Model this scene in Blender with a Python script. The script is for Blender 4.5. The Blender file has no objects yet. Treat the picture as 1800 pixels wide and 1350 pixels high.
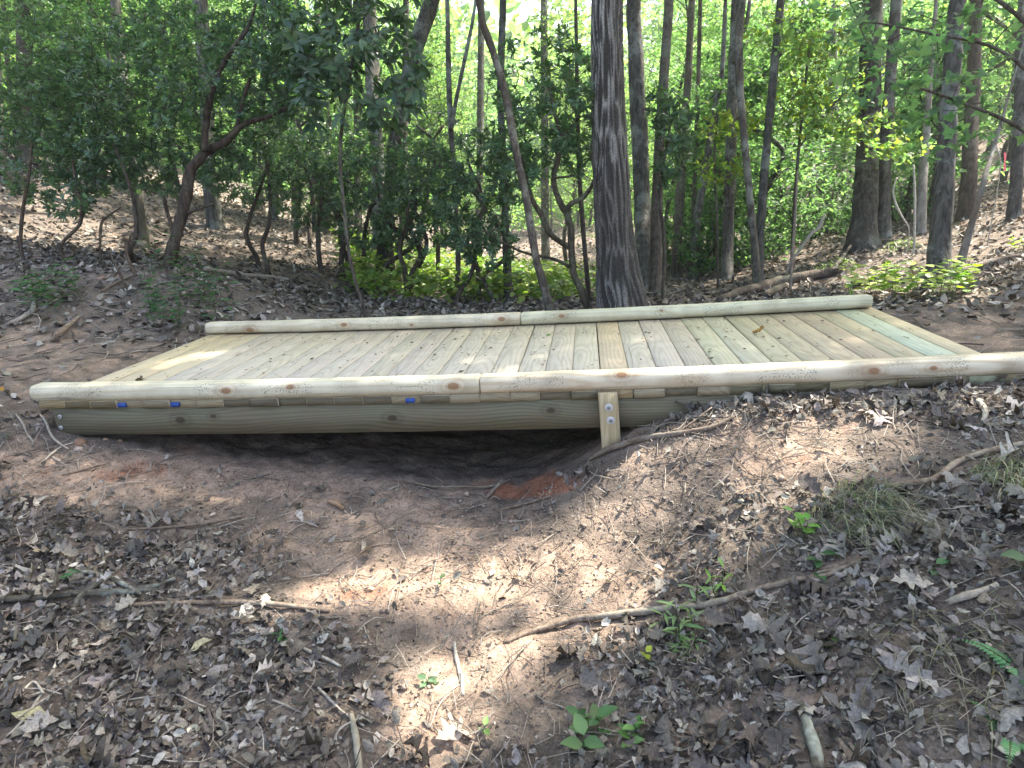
import bpy, math, random
import numpy as np
rng = np.random.default_rng(7); random.seed(7)
sc = bpy.context.scene
COL = sc.collection
# ---------------------------------------------------------------- camera
F, S = 1150.0, 0.032           # focal length in 1800-px units, slope of the deck
def rot3(rx, ry, rz):
    cx, sx, cy, sy, cz, sz = np.cos(rx), np.sin(rx), np.cos(ry), np.sin(ry), np.cos(rz), np.sin(rz)
    X = np.array([[1,0,0],[0,cx,-sx],[0,sx,cx]]); Y = np.array([[cy,0,sy],[0,1,0],[-sy,0,cy]]); Z = np.array([[cz,-sz,0],[sz,cz,0],[0,0,1]])
    return Z @ X @ Y
TD = np.array([[math.cos(S),0,-math.sin(S)],[0,1,0],[math.sin(S),0,math.cos(S)]])
RC = TD @ rot3(-0.2848, 0.0641, 0.1255)
CP = TD @ np.array([2.8116, -2.8988, .894])
cam = bpy.data.cameras.new('camera'); cam.sensor_width = 36; cam.lens = 36*F/1800; cam.clip_start = .05; cam.clip_end = 2000
co = bpy.data.objects.new('camera', cam); COL.objects.link(co)
from mathutils import Matrix, Vector
m = Matrix.Identity(4)
for i in range(3):
    m[i][0] = RC[i,0]; m[i][1] = RC[i,2]; m[i][2] = -RC[i,1]; m[i][3] = CP[i]
co.matrix_world = m
sc.camera = co
# ---------------------------------------------------------------- light
SUN_EL, SUN_AZ = math.radians(56), math.radians(42)       # azimuth to the right of +Y
SD = np.array([math.cos(SUN_EL)*math.sin(SUN_AZ), math.cos(SUN_EL)*math.cos(SUN_AZ), math.sin(SUN_EL)])
w = bpy.data.worlds.new('World'); sc.world = w; w.use_nodes = True
wn = w.node_tree; bg = wn.nodes['Background']
sky = wn.nodes.new('ShaderNodeTexSky'); sky.sky_type = 'NISHITA'; sky.sun_disc = False
sky.sun_elevation = SUN_EL; sky.sun_rotation = SUN_AZ
sky.air_density = 1.0; sky.dust_density = 4.0; sky.ozone_density = 0.6
bg.inputs['Strength'].default_value = 0.15
wn.links.new(sky.outputs[0], bg.inputs['Color'])
sl = bpy.data.lights.new('sun', 'SUN'); sl.energy = 5.0; sl.angle = math.radians(.6); sl.color = (1, .94, .84)
so = bpy.data.objects.new('sun', sl); COL.objects.link(so)
so.rotation_euler = Vector(SD).to_track_quat('Z', 'Y').to_euler()
sc.view_settings.view_transform = 'Standard'; sc.view_settings.look = 'None'
sc.view_settings.exposure = 2.15; sc.view_settings.gamma = 1.0
sc.render.engine = 'CYCLES'
cy = sc.cycles
cy.max_bounces = 7; cy.diffuse_bounces = 4; cy.glossy_bounces = 2; cy.transmission_bounces = 4; cy.transparent_max_bounces = 4
cy.use_denoising = True; cy.use_adaptive_sampling = True; cy.adaptive_threshold = .02
cy.sample_clamp_indirect = 6; cy.caustics_reflective = False; cy.caustics_refractive = False
# ---------------------------------------------------------------- helpers
def ray(px, py): return RC @ np.array([(px-900)/F, 1, (675-py)/F])
def P(px, py, d): return CP + ray(px, py)*d
def G(px, py, z):
    r = ray(px, py); return CP + r*((z-CP[2])/r[2])
def proj(q):
    d = (np.asarray(q)-CP) @ RC
    dd = np.where(np.abs(d[...,1]) < .05, .05, d[...,1])
    return 900+F*d[...,0]/dd, 675-F*d[...,2]/dd, d[...,1]
def lattice(seed, n=256): return np.random.default_rng(seed).random((n, n))
_L = {}
def vn(u, v, seed=0, pu=256):
    """smooth value noise 0..1; periodic in u with integer period pu"""
    if seed not in _L: _L[seed] = lattice(seed)
    L = _L[seed]
    iu = np.floor(u).astype(int); iv = np.floor(v).astype(int)
    fu = u-iu; fv = v-iv
    fu = fu*fu*(3-2*fu); fv = fv*fv*(3-2*fv)
    a, b = iu % pu, (iu+1) % pu; c, d = iv % 256, (iv+1) % 256
    return (L[a,c]*(1-fu)+L[b,c]*fu)*(1-fv) + (L[a,d]*(1-fu)+L[b,d]*fu)*fv
def fbm(x, y, sc_, oct_=4, seed=0):
    s = 0; a = .5; t = 0
    for k in range(oct_):
        s = s + a*vn(x*sc_+17.3*k+1000, y*sc_+9.1*k+1000, seed+k); t += a; a *= .5; sc_ *= 2.03
    return s/t
def mesh(name, V, Fs, col=None, smooth=False, fl=None):
    """V (n,3); Fs list of (m,k) int arrays; col (n,3) point colours"""
    me = bpy.data.meshes.new(name)
    V = np.asarray(V, np.float32); Fs = [np.asarray(f, np.int32) for f in Fs if len(f)]
    me.vertices.add(len(V)); me.vertices.foreach_set('co', V.ravel())
    lv = np.concatenate([f.ravel() for f in Fs]); tot = np.concatenate([np.full(len(f), f.shape[1], np.int32) for f in Fs])
    st = np.concatenate([[0], np.cumsum(tot)[:-1]]).astype(np.int32)
    me.loops.add(len(lv)); me.loops.foreach_set('vertex_index', lv)
    me.polygons.add(len(tot)); me.polygons.foreach_set('loop_start', st); me.polygons.foreach_set('loop_total', tot)
    if smooth: me.polygons.foreach_set('use_smooth', np.ones(len(tot), bool))
    me.update(calc_edges=True)
    if col is not None:
        a = me.color_attributes.new('Col', 'FLOAT_COLOR', 'POINT')
        c = np.ones((len(V), 4), np.float32); c[:, :3] = col; a.data.foreach_set('color', c.ravel())
    return me
def obj(name, me, mat=None, parent=None, color=None):
    if mat and not me.materials: me.materials.append(mat)
    o = bpy.data.objects.new(name, me); COL.objects.link(o)
    if parent: o.parent = parent
    if color is not None: o.color = (*color, 1)
    return o
def tag(o, label=None, cat=None, group=None, kind=None):
    if label: o['label'] = label
    if cat: o['category'] = cat
    if group: o['group'] = group
    if kind: o['kind'] = kind
    return o
def empty(name, loc, label=None, cat=None, group=None):
    o = bpy.data.objects.new(name, None); COL.objects.link(o); o.location = loc; o.empty_display_size = .1
    return tag(o, label, cat, group)
def copy_tree(o, parent=None):
    c = o.copy(); COL.objects.link(c); c.parent = parent
    for ch in list(o.children): copy_tree(ch, c)
    return c
def smoothpath(pts, n):
    """Catmull-Rom through rows of pts"""
    p = np.asarray(pts, float)
    if len(p) < 2: return p
    p = np.vstack([2*p[0]-p[1], p, 2*p[-1]-p[-2]]); out = []
    for i in range(1, len(p)-2):
        t = np.linspace(0, 1, n, endpoint=False)[:, None]
        a, b, c, d = p[i-1], p[i], p[i+1], p[i+2]
        out.append(.5*((2*b)+(-a+c)*t+(2*a-5*b+4*c-d)*t**2+(-a+3*b-3*c+d)*t**3))
    out.append(p[-2][None]); return np.vstack(out)
def tube(path, rad, k=8, cap=True, bump=0, seed=0, off=0):
    """path (n,3), rad (n,) -> V, quads, tris"""
    path = np.asarray(path, float); n = len(path)
    t = np.gradient(path, axis=0); t /= np.linalg.norm(t, axis=1)[:, None]+1e-9
    up = np.array([1, .13, .07]) if abs(t[0][0]) < .8 else np.array([.1, 1, .1])
    a = np.empty_like(t); u = np.cross(t[0], up); u /= np.linalg.norm(u)
    for i in range(n):
        u = u - t[i]*(u @ t[i]); u /= np.linalg.norm(u)+1e-9; a[i] = u
    b = np.cross(t, a)
    th = np.arange(k)/k*2*np.pi
    r = np.asarray(rad, float)[:, None]*np.ones((1, k))
    if bump:
        r = r*(1+bump*(vn(np.arange(k)[None]*1.0*np.ones((n,1)), np.arange(n)[:, None]*.6*np.ones((1,k))+seed*3.7, 5, k)-.5)*2)
    V = path[:, None]+r[..., None]*(np.cos(th)[None, :, None]*a[:, None]+np.sin(th)[None, :, None]*b[:, None])
    V = V.reshape(-1, 3)
    i = np.arange(n-1)[:, None]*k; j = np.arange(k)[None]; j2 = (j+1) % k
    Q = np.stack([i+j, i+j2, i+k+j2, i+k+j], -1).reshape(-1, 4)
    tr = np.zeros((0, 3), int)
    if cap:
        V = np.vstack([V, path[0], path[-1]]); jj = np.arange(k)
        tr = np.vstack([np.stack([np.full(k, n*k), (jj+1) % k, jj], -1), np.stack([np.full(k, n*k+1), (n-1)*k+jj, (n-1)*k+(jj+1) % k], -1)])
    return V, Q+off, tr+off
class MB:
    def __init__(s): s.V = []; s.Q = []; s.T = []; s.C = []; s.n = 0
    def add(s, V, Q=None, T=None, c=None):
        V = np.asarray(V, float)
        if Q is not None and len(Q): s.Q.append(np.asarray(Q)+s.n)
        if T is not None and len(T): s.T.append(np.asarray(T)+s.n)
        s.V.append(V); s.n += len(V)
        s.C.append(np.broadcast_to(np.asarray(c if c is not None else (1,1,1), float), (len(V), 3)))
    def tube(s, path, rad, k=8, c=None, bump=0, seed=0):
        V, Q, T = tube(path, rad, k, True, bump, seed); s.add(V, Q, T, c)
    def box(s, a, b, c=None, ch=0.0):
        x0,y0,z0 = a; x1,y1,z1 = b
        V = [(x,y,z) for z in (z0,z1) for y in (y0,y1) for x in (x0,x1)]
        s.add(V, [(0,2,3,1),(4,5,7,6),(0,1,5,4),(2,6,7,3),(0,4,6,2),(1,3,7,5)], None, c)
    def scatter(s, tmpl, pos, nrm, head, scale, col):
        """tmpl=(verts, tris); nrm (N,3) leaf normals; head (N,) spin about the normal"""
        tv, tt = tmpl; N = len(pos)
        if N == 0: return
        nrm = nrm/(np.linalg.norm(nrm, axis=1)[:, None]+1e-9)
        ref = np.where(np.abs(nrm[:, 2:3]) < .9, np.array([[0,0,1.]]), np.array([[1.,0,0]]))
        x = np.cross(ref, nrm); x /= np.linalg.norm(x, axis=1)[:, None]; y = np.cross(nrm, x)
        c, q = np.cos(head)[:, None], np.sin(head)[:, None]
        X, Y = x*c+y*q, y*c-x*q
        sc3 = np.asarray(scale, float); sc3 = sc3[:, None] if sc3.ndim == 1 else sc3
        L = tv[None]*sc3[:, None, :] if sc3.shape[1] in (1, 3) else tv[None]
        V = pos[:, None]+L[..., 0:1]*X[:, None]+L[..., 1:2]*Y[:, None]+L[..., 2:3]*nrm[:, None]
        k = len(tv); Tt = tt[None]+(np.arange(N)*k)[:, None, None]
        s.add(V.reshape(-1, 3), None, Tt.reshape(-1, 3), np.repeat(col, k, axis=0))
    def dirscatter(s, tmpl, pos, dirs, nrm, scale, col):
        """leaf +Y along dirs, +Z near nrm"""
        tv, tt = tmpl; N = len(pos)
        if N == 0: return
        Y = dirs/(np.linalg.norm(dirs, axis=1)[:, None]+1e-9)
        X = np.cross(Y, nrm); X /= np.linalg.norm(X, axis=1)[:, None]+1e-9; Z = np.cross(X, Y)
        L = tv[None]*np.asarray(scale)[:, None, None]
        V = pos[:, None]+L[..., 0:1]*X[:, None]+L[..., 1:2]*Y[:, None]+L[..., 2:3]*Z[:, None]
        k = len(tv); Tt = tt[None]+(np.arange(N)*k)[:, None, None]
        s.add(V.reshape(-1, 3), None, Tt.reshape(-1, 3), np.repeat(col, k, axis=0))
    def build(s, name, mat, parent=None, color=None, smooth=False, origin=None):
        V = np.vstack(s.V)
        if origin is not None: V = V-np.asarray(origin)
        return obj(name, mesh(name, V, ([np.vstack(s.Q)] if s.Q else [])+([np.vstack(s.T)] if s.T else []), np.vstack(s.C), smooth), mat, parent, color)
# ---- leaf templates (length 1 along +Y)
def tv(a): return np.array(a, float)
LEAF2 = (tv([(0,0,0),(-.3,.45,.07),(0,1,-.05),(.3,.45,.07)]), np.array([(0,2,1),(0,3,2)]))
LAUREL = (tv([(0,0,0),(-.17,.35,.05),(-.15,.7,.03),(0,1,-.08),(.15,.7,.03),(.17,.35,.05),(0,.5,-.02)]), np.array([(0,6,1),(1,6,2),(2,6,3),(3,6,4),(4,6,5),(5,6,0)]))
OVATE = (tv([(0,0,0),(-.27,.25,.05),(-.3,.5,.07),(-.14,.82,.03),(0,1.02,-.04),(.14,.82,.03),(.3,.5,.07),(.27,.25,.05),(0,.5,0)]), np.array([(8,i,(i+1)) for i in range(7)]+[(8,7,0)])[:, ::-1])
def lobed(pts, curl=.12, seed=0):
    r = np.random.default_rng(seed); L = [(-x, y) for x, y in pts]; Rr = [(x, y) for x, y in pts][::-1]
    out = [(0,0)]+L+[(0,1)]+Rr
    V = []
    for x, y in out: V.append((x, y, curl*(abs(x)*1.6)**1.3+r.normal(0, .05)+.13*math.sin(y*4+seed)+.06*math.sin(y*9+x*7+seed*2)))
    mid = [(0, .3, .10*math.sin(1.2+seed)-.02), (0, .55, .10*math.sin(2.2+seed)-.02), (0, .8, .10*math.sin(3.2+seed)-.02)]
    n = len(out); V += mid; Tt = []
    for i in range(n):
        j = (i+1) % n; ym = (out[i][1]+out[j][1])/2; k = n+(0 if ym < .42 else 1 if ym < .7 else 2)
        Tt.append((i, k, j))
    h = len(L); 
    Tt += [(0, n, n)] if 0 else []
    # stitch midrib gaps
    for i in range(n):
        ki = 0 if (out[i][1]+out[(i+1) % n][1])/2 < .42 else 1 if (out[i][1]+out[(i+1) % n][1])/2 < .7 else 2
        ip = (i-1) % n
        kp = 0 if (out[ip][1]+out[i][1])/2 < .42 else 1 if (out[ip][1]+out[i][1])/2 < .7 else 2
        if ki != kp: Tt.append((i, n+kp, n+ki))
    return tv(V), np.array(Tt)
OAKP = [(.04,.12),(.13,.2),(.10,.3),(.30,.38),(.33,.46),(.13,.48),(.12,.55),(.38,.66),(.36,.74),(.14,.72),(.13,.79),(.2,.9),(.1,.9)]
OAKQ = [(.03,.1),(.16,.26),(.11,.33),(.24,.42),(.17,.5),(.3,.62),(.2,.7),(.26,.82),(.1,.88)]
OAKS = [lobed(OAKP, .25, 1), lobed(OAKP, -.45, 2), lobed(OAKQ, .7, 3), lobed(OAKQ, -.3, 4), lobed(OAKP, .9, 5), lobed(OAKQ, -.9, 8)]
CURLY = [(tv([(0,0,0),(-.26,.3,.16),(-.22,.7,.2),(0,1,.06),(.2,.7,.22),(.28,.35,.12),(0,.5,-.03)]), LAUREL[1]),
         (tv([(0,0,.05),(-.3,.35,-.08),(-.16,.75,.1),(.03,1,.2),(.22,.66,-.05),(.25,.25,.1),(0,.5,.1)]), LAUREL[1])]
MAPLE = lobed([(.1,.02),(.36,-.02),(.3,.14),(.55,.4),(.34,.42),(.3,.5),(.16,.62),(.15,.75)], .12, 6)
# ---- node helper
class NT:
    def __init__(s, name):
        s.m = bpy.data.materials.new(name); s.m.use_nodes = True; s.t = s.m.node_tree; s.b = s.t.nodes['Principled BSDF']; s.o = s.t.nodes['Material Output']
    def n(s, typ, ins=None, out=0, **kw):
        x = s.t.nodes.new('ShaderNode'+typ)
        for k, v in kw.items(): setattr(x, k, v)
        for k, v in (ins or {}).items():
            sock = x.inputs[k]
            if isinstance(v, bpy.types.NodeSocket): s.t.links.new(v, sock)
            else: sock.default_value = v
        return x.outputs[out]
    def math(s, op, a, b=0.0, c=0.0): return s.n('Math', {0: a, 1: b, 2: c}, operation=op)
    def mix(s, f, a, b, bt='MIX'):
        x = s.t.nodes.new('ShaderNodeMix'); x.data_type = 'RGBA'; x.blend_type = bt
        for i, v in ((0, f), (6, a), (7, b)):
            if isinstance(v, bpy.types.NodeSocket): s.t.links.new(v, x.inputs[i])
            else: x.inputs[i].default_value = (*v, 1) if isinstance(v, tuple) and len(v) == 3 else v
        return x.outputs[2]
    def ramp(s, f, stops):
        x = s.t.nodes.new('ShaderNodeValToRGB'); s.t.links.new(f, x.inputs[0]); e = x.color_ramp.elements
        while len(e) < len(stops): e.new(.5)
        for q, (p, c) in zip(e, stops): q.position = p; q.color = (c, c, c, 1) if not isinstance(c, tuple) else (*c, 1)
        return x.outputs[0]
    def set(s, **kw):
        for k, v in kw.items():
            sock = s.b.inputs[k.replace('_', ' ')]
            if isinstance(v, bpy.types.NodeSocket): s.t.links.new(v, sock)
            else: sock.default_value = (*v, 1) if isinstance(v, tuple) else v
        return s.m
    def bump(s, h, strength=.5, dist=.01): s.t.links.new(s.n('Bump', {'Height': h, 'Strength': strength, 'Distance': dist}), s.b.inputs['Normal'])
def leaf_mat(name, trans=.45, rough=.45, spec=.35, tint=(1.0,1.0,1.0), tcol=(1.1,1.35,.55), blotch=False):
    k = NT(name); c = k.n('Attribute', attribute_name='Col')
    c = k.mix(1.0, c, tint, 'MULTIPLY'); oi = k.t.nodes.new('ShaderNodeObjectInfo'); c = k.mix(1.0, c, oi.outputs['Color'], 'MULTIPLY')
    if blotch:
        n = k.n('TexNoise', {'Vector': k.n('TexCoord', out=3), 'Scale': 130.0, 'Detail': 4.0, 'Roughness': .7}); c = k.mix(1.0, c, k.ramp(n, [(.25, .45), (.75, 1.5)]), 'MULTIPLY'); k.bump(n, .6, .004)
    k.set(Base_Color=c, Roughness=rough, Specular_IOR_Level=spec)
    if trans > 0:
        tc = k.mix(1.0, c, tcol, 'MULTIPLY'); t = k.n('BsdfTranslucent', {'Color': tc})
        mx = k.n('MixShader', {0: trans, 1: k.b.outputs[0], 2: t}); k.t.links.new(mx, k.o.inputs[0])
    return k.m
M = {}
M['leaf_bright'] = leaf_mat('sunlit_leaf', .65, .5, .25, tcol=(1.45,1.6,.85))
M['leaf_laurel'] = leaf_mat('evergreen_leaf', .35, .34, .5, tcol=(1.4,1.6,.75))
M['litter'] = leaf_mat('dead_leaf', .12, .7, .2, tcol=(1,.9,.7), blotch=True)
M['plant'] = leaf_mat('low_plant_leaf', .4, .45, .3)
def wood(name, ax, base, dark, ring=.5, freq=520, dirt=.3, knots=(), check=.35, kc=(.27,.14,.07), speck=0.0, recess_shade=0.0):
    k = NT(name); tc = k.n('TexCoord', out=3); oi = k.t.nodes.new('ShaderNodeObjectInfo'); rnd = oi.outputs['Random']
    sp = k.t.nodes.new('ShaderNodeSeparateXYZ'); k.t.links.new(tc, sp.inputs[0])
    al, ac = sp.outputs[ax], sp.outputs[1-ax]; up = sp.outputs[2]
    offs = k.math('MULTIPLY', rnd, 37.0)
    al2 = k.math('ADD', al, offs)
    v1 = k.n('CombineXYZ', {0: k.math('MULTIPLY', ac, 2.0), 1: k.math('MULTIPLY', al2, .62), 2: k.math('MULTIPLY', up, 2.0)})
    n1 = k.n('TexNoise', {'Vector': v1, 'Scale': 1.6, 'Detail': 1.5, 'Roughness': .4})
    dep = k.math('MULTIPLY_ADD', n1, .34, -.13)
    acx = k.math('ADD', k.math('ADD', ac, up) if ax == 0 else ac, k.math('MULTIPLY_ADD', rnd, .1, -.05))
    r = k.math('SQRT', k.math('ADD', k.math('MULTIPLY', acx, acx), k.math('MULTIPLY', dep, dep)))
    v2 = k.n('CombineXYZ', {0: k.math('MULTIPLY', ac, 90.0), 1: k.math('MULTIPLY', al2, 3.0), 2: k.math('MULTIPLY', up, 90.0)})
    fib = k.n('TexNoise', {'Vector': v2, 'Scale': 1.5, 'Detail': 4.0, 'Roughness': .65})
    ph = k.math('MULTIPLY_ADD', r, freq, k.math('MULTIPLY', fib, 1.6))
    rg = k.math('POWER', k.math('MULTIPLY_ADD', k.math('SINE', ph), .5, .5), 2.2)
    n3 = k.n('TexNoise', {'Vector': tc, 'Scale': 5.0, 'Detail': 5.0, 'Roughness': .6})
    f = k.math('MULTIPLY', rg, ring)
    c = k.mix(f, base, dark)
    c = k.mix(k.math('MULTIPLY', k.math('SUBTRACT', fib, .4), .55), c, dark)
    v4 = k.n('CombineXYZ', {0: k.math('MULTIPLY', ac, 55.0), 1: k.math('MULTIPLY', al2, 1.6), 2: k.math('MULTIPLY', up, 55.0)})
    ck = k.ramp(k.n('TexNoise', {'Vector': v4, 'Scale': 1.0, 'Detail': 2.0}), [(.66, 0), (.70, 1)])
    c = k.mix(k.math('MULTIPLY', ck, check), c, (.10,.075,.045))
    stain = k.ramp(n3, [(.42, 0), (.72, 1)])
    c = k.mix(k.math('MULTIPLY', stain, dirt), c, (.16, .115, .08))
    for (kx, ky, kz, kr) in knots:
        d = k.n('VectorMath', {0: k.n('VectorMath', {0: k.n('VectorMath', {0: tc, 1: (kx, ky, kz)}, operation='SUBTRACT'), 1: (.62, 1, 1)}, operation='MULTIPLY')}, out=1, operation='LENGTH')
        d = k.math('MULTIPLY_ADD', fib, kr*.35, d)
        c = k.mix(k.ramp(k.math('DIVIDE', d, kr*2.6), [(.34, .9), (.40, .25), (.46, .5), (.53, .08), (.68, .3), (1, 0)]), c, kc)
    if speck:
        sn = k.n('TexNoise', {'Vector': tc, 'Scale': 170.0, 'Detail': 3.0}); sg = k.n('TexNoise', {'Vector': k.n('VectorMath', {0: tc, 1: (offs if 0 else (1.0,1.0,1.0))}, operation='MULTIPLY'), 'Scale': 9.0, 'Detail': 3.0})
        c = k.mix(k.math('MULTIPLY', k.math('MULTIPLY', k.ramp(sn, [(.54, 0), (.62, 1)]), k.ramp(sg, [(.46, 0), (.62, 1)])), speck), c, (.13,.125,.095))
    if recess_shade: c = k.mix(k.math('MULTIPLY', k.ramp(rnd, [(.45, 0), (.6, 1)]), recess_shade), c, (.10,.088,.058))
    c = k.mix(1.0, c, oi.outputs['Color'], 'MULTIPLY')
    k.set(Base_Color=c, Roughness=.78, Specular_IOR_Level=.2)
    k.bump(k.math('SUBTRACT', k.math('ADD', k.math('MULTIPLY', rg, .5), fib), ck), .4, .003)
    return k.m
M['board'] = wood('treated_deck_board', 1, (.56,.49,.38), (.41,.34,.25), .5, 300, .2)
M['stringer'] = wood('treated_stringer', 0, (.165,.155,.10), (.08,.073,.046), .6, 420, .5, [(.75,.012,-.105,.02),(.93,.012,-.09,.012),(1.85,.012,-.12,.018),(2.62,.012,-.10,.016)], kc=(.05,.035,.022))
M['post'] = wood('treated_post', 0, (.42,.36,.22), (.25,.20,.11), .6, 500, .15)
def bark(name, c1, c2, sx=26, sz=4.0, lich=.25, lcol=(.36,.38,.34), bump=.9, dist=.012):
    k = NT(name); tc = k.n('TexCoord', out=3)
    v = k.n('VectorMath', {0: tc, 1: (sx, sx, sz)}, operation='MULTIPLY')
    n1 = k.n('TexNoise', {'Vector': v, 'Scale': 1.0, 'Detail': 5.0, 'Roughness': .62, 'Distortion': .6})
    n2 = k.n('TexNoise', {'Vector': tc, 'Scale': 3.2, 'Detail': 5.0, 'Roughness': .65})
    n4 = k.n('TexNoise', {'Vector': tc, 'Scale': 40.0, 'Detail': 3.0})
    c = k.mix(k.ramp(n1, [(.35, 0), (.66, 1)]), c1, c2)
    lm = k.math('MULTIPLY', k.ramp(k.math('MULTIPLY_ADD', n4, .25, n2), [(.62, 0), (.75, 1)]), lich)
    c = k.mix(lm, c, lcol)
    oi = k.t.nodes.new('ShaderNodeObjectInfo'); c = k.mix(1.0, c, oi.outputs['Color'], 'MULTIPLY')
    k.set(Base_Color=c, Roughness=.9, Specular_IOR_Level=.12); k.bump(n1, bump, dist)
    return k.m
M['bark'] = bark('grey_bark', (.038,.034,.029), (.13,.117,.10), 30, 5, .4)
M['bark_dark'] = bark('dark_bark', (.035,.028,.022), (.12,.095,.075), 38, 6, .25, (.22,.25,.18))
M['bark_pale'] = bark('pale_bark', (.16,.14,.12), (.36,.33,.29), 22, 6, .5, (.45,.46,.42), .5)
M['stick'] = bark('dead_stick_bark', (.11,.085,.065), (.27,.22,.175), 60, 60, .35, (.36,.38,.33), .6, .004)
M['stick_lichen'] = bark('lichen_stick_bark', (.045,.04,.03), (.13,.115,.09), 45, 45, .75, (.33,.36,.32), 1.0, .006)
M['stick_pale'] = bark('weathered_stick', (.27,.24,.20), (.47,.43,.37), 60, 60, .3, (.5,.5,.45), .5, .004)
# ---------------------------------------------------------------- terrain
def sag(u): return -.01+.025*((u-2.35)/2.35)**2
ctl = [(-.12,.4,-.03),(-.12,1.4,.0),(-1.2,1.05,-.03),(-2.5,.6,.02),(-.8,2,.07),(-.35,-.1,-.09),(0,-.15,-.2),(.1,-.4,-.25),(.6,-1,-.42),(-.5,-1.2,-.3),(-1.5,-.5,-.05),(-2,-2,-.1),
 (.4,.02,-.23),(1,0,-.35),(2,0,-.41),(2.55,0,-.41),(2.85,-.06,-.22),(3.1,-.05,-.08),(3.35,-.05,.02),(3.6,-.05,.07),(4,-.05,.095),(4.5,-.05,.115),(5,0,.15),(.5,.8,-.3),(1.2,.8,-.38),(2,.8,-.47),(3,.8,-.38),(4.0,.8,-.1),
 (1.4,-1.3,-.5),(2.5,-.9,-.52),(2.8,-2,-.55),(2.8,-3,-.55),(2,-.5,-.48),(3,-.5,-.33),(3.5,-.35,-.06),(3.7,-.73,-.12),(3.7,-1.6,-.25),(4.3,-1,-.02),(5,-1.2,.15),(6,-1,.35),(4.2,-2.5,-.2),(6,-3,.4),(0,-3,-.45),
 (.5,1.8,-.22),(1.3,1.9,-.36),(2.3,1.9,-.42),(3.2,1.9,-.3),(4,1.9,-.08),(4.62,1.85,.07),(4.85,.9,.13),(5.6,.6,.2),(5.3,1.9,.14),(4.72,1.5,.13),(4.78,.2,.13)]
for a in [(0,290,11),(0,450,7),(300,470,6),(130,560,5.2),(560,410,14),(430,500,6.7),(700,520,8),(900,540,7),(1092,548,6.6),(1200,500,10),(1515,437,9),(1650,507,5.5),(1800,340,11),(1800,450,6.5),(1340,515,7.5),(1000,500,11),(900,470,25)]:
    ctl.append(tuple(P(*a)))
ctl += [(-20,0,2.8),(-18,20,2.4),(-8,25,.4),(-12,-12,1.5),(18,2,3.5),(20,20,3.0),(12,28,1.2),(0,45,-2),(3,-15,-.4),(18,-12,3),(-25,45,3),(30,45,3)]
ctl = np.array(ctl)
def _U(r2): return np.where(r2 > 0, r2*np.log(r2+1e-12), 0)
def _solve():
    n = len(ctl); K = _U(((ctl[:, None, :2]-ctl[None, :, :2])**2).sum(-1))+np.eye(n)*.02
    Pm = np.c_[np.ones(n), ctl[:, :2]]; A = np.zeros((n+3, n+3)); A[:n, :n] = K; A[:n, n:] = Pm; A[n:, :n] = Pm.T
    return np.linalg.solve(A, np.r_[ctl[:, 2], 0, 0, 0])
_W = _solve()
def H0(x, y):
    x = np.atleast_1d(np.asarray(x, float)); y = np.atleast_1d(np.asarray(y, float))
    xc = np.clip(x, -45, 45); yc = np.clip(y, -25, 55)
    z = np.empty(len(x)); n = len(ctl)
    for i in range(0, len(x), 40000):
        q = np.c_[xc[i:i+40000], yc[i:i+40000]]
        z[i:i+40000] = _U(((q[:, None]-ctl[None, :, :2])**2).sum(-1)) @ _W[:n]+_W[n]+q @ _W[n+1:]
    return np.clip(z, -4, 9)
def H(x, y):
    x = np.atleast_1d(np.asarray(x, float)); y = np.atleast_1d(np.asarray(y, float))
    r = np.hypot(x-2.5, y-1)
    z = H0(x, y)+(fbm(x, y, 1.3, 3, 20)-.5)*.09*np.clip(r/3, .5, 3)+(fbm(x, y, 9, 4, 30)-.5)*.045+(fbm(x, y, 38, 2, 40)-.5)*.014*(r < 6)
    # keep soil below the deck structure
    ind = (x > .02) & (x < 4.66) & (y > .03) & (y < 1.66)
    z = np.where(ind, np.minimum(z, S*x-.2), z)
    ends = ((x > -.25) & (x <= .02) | (x >= 4.66) & (x < 4.9)) & (y > .0) & (y < 1.7)
    return np.where(ends, np.minimum(z, S*x-.012), z)
def Hs(x, y): return float(H(x, y)[0])
def ground(px, py):
    """first hit of the camera ray with the terrain"""
    r = ray(px, py); d = np.r_[np.arange(.8, 8, .02), np.arange(8, 60, .1)]
    q = CP+r[None]*d[:, None]; b = q[:, 2]-H(q[:, 0], q[:, 1]) < 0
    i = int(np.argmax(b)) if b.any() else 300
    return q[i]
def axis(lo, hi, a, b, fine, grow):
    c = list(np.arange(a, b+1e-6, fine)); s = fine
    while c[-1] < hi: s *= grow; c.append(c[-1]+s)
    s = fine
    while c[0] > lo: s *= grow; c.insert(0, c[0]-s)
    return np.array(c)
gx = axis(-320, 320, -1.2, 5.8, .02, 1.045); gy = axis(-200, 420, -1.9, 1.0, .018, 1.03)
XX, YY = np.meshgrid(gx, gy); xs, ys = XX.ravel(), YY.ravel(); zs = H(xs, ys)
TV = np.c_[xs, ys, zs]; nx, ny = len(gx), len(gy)
ii = (np.arange(ny-1)[:, None]*nx+np.arange(nx-1)[None]).ravel()
TQ = np.stack([ii, ii+1, ii+1+nx, ii+nx], -1)
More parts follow.
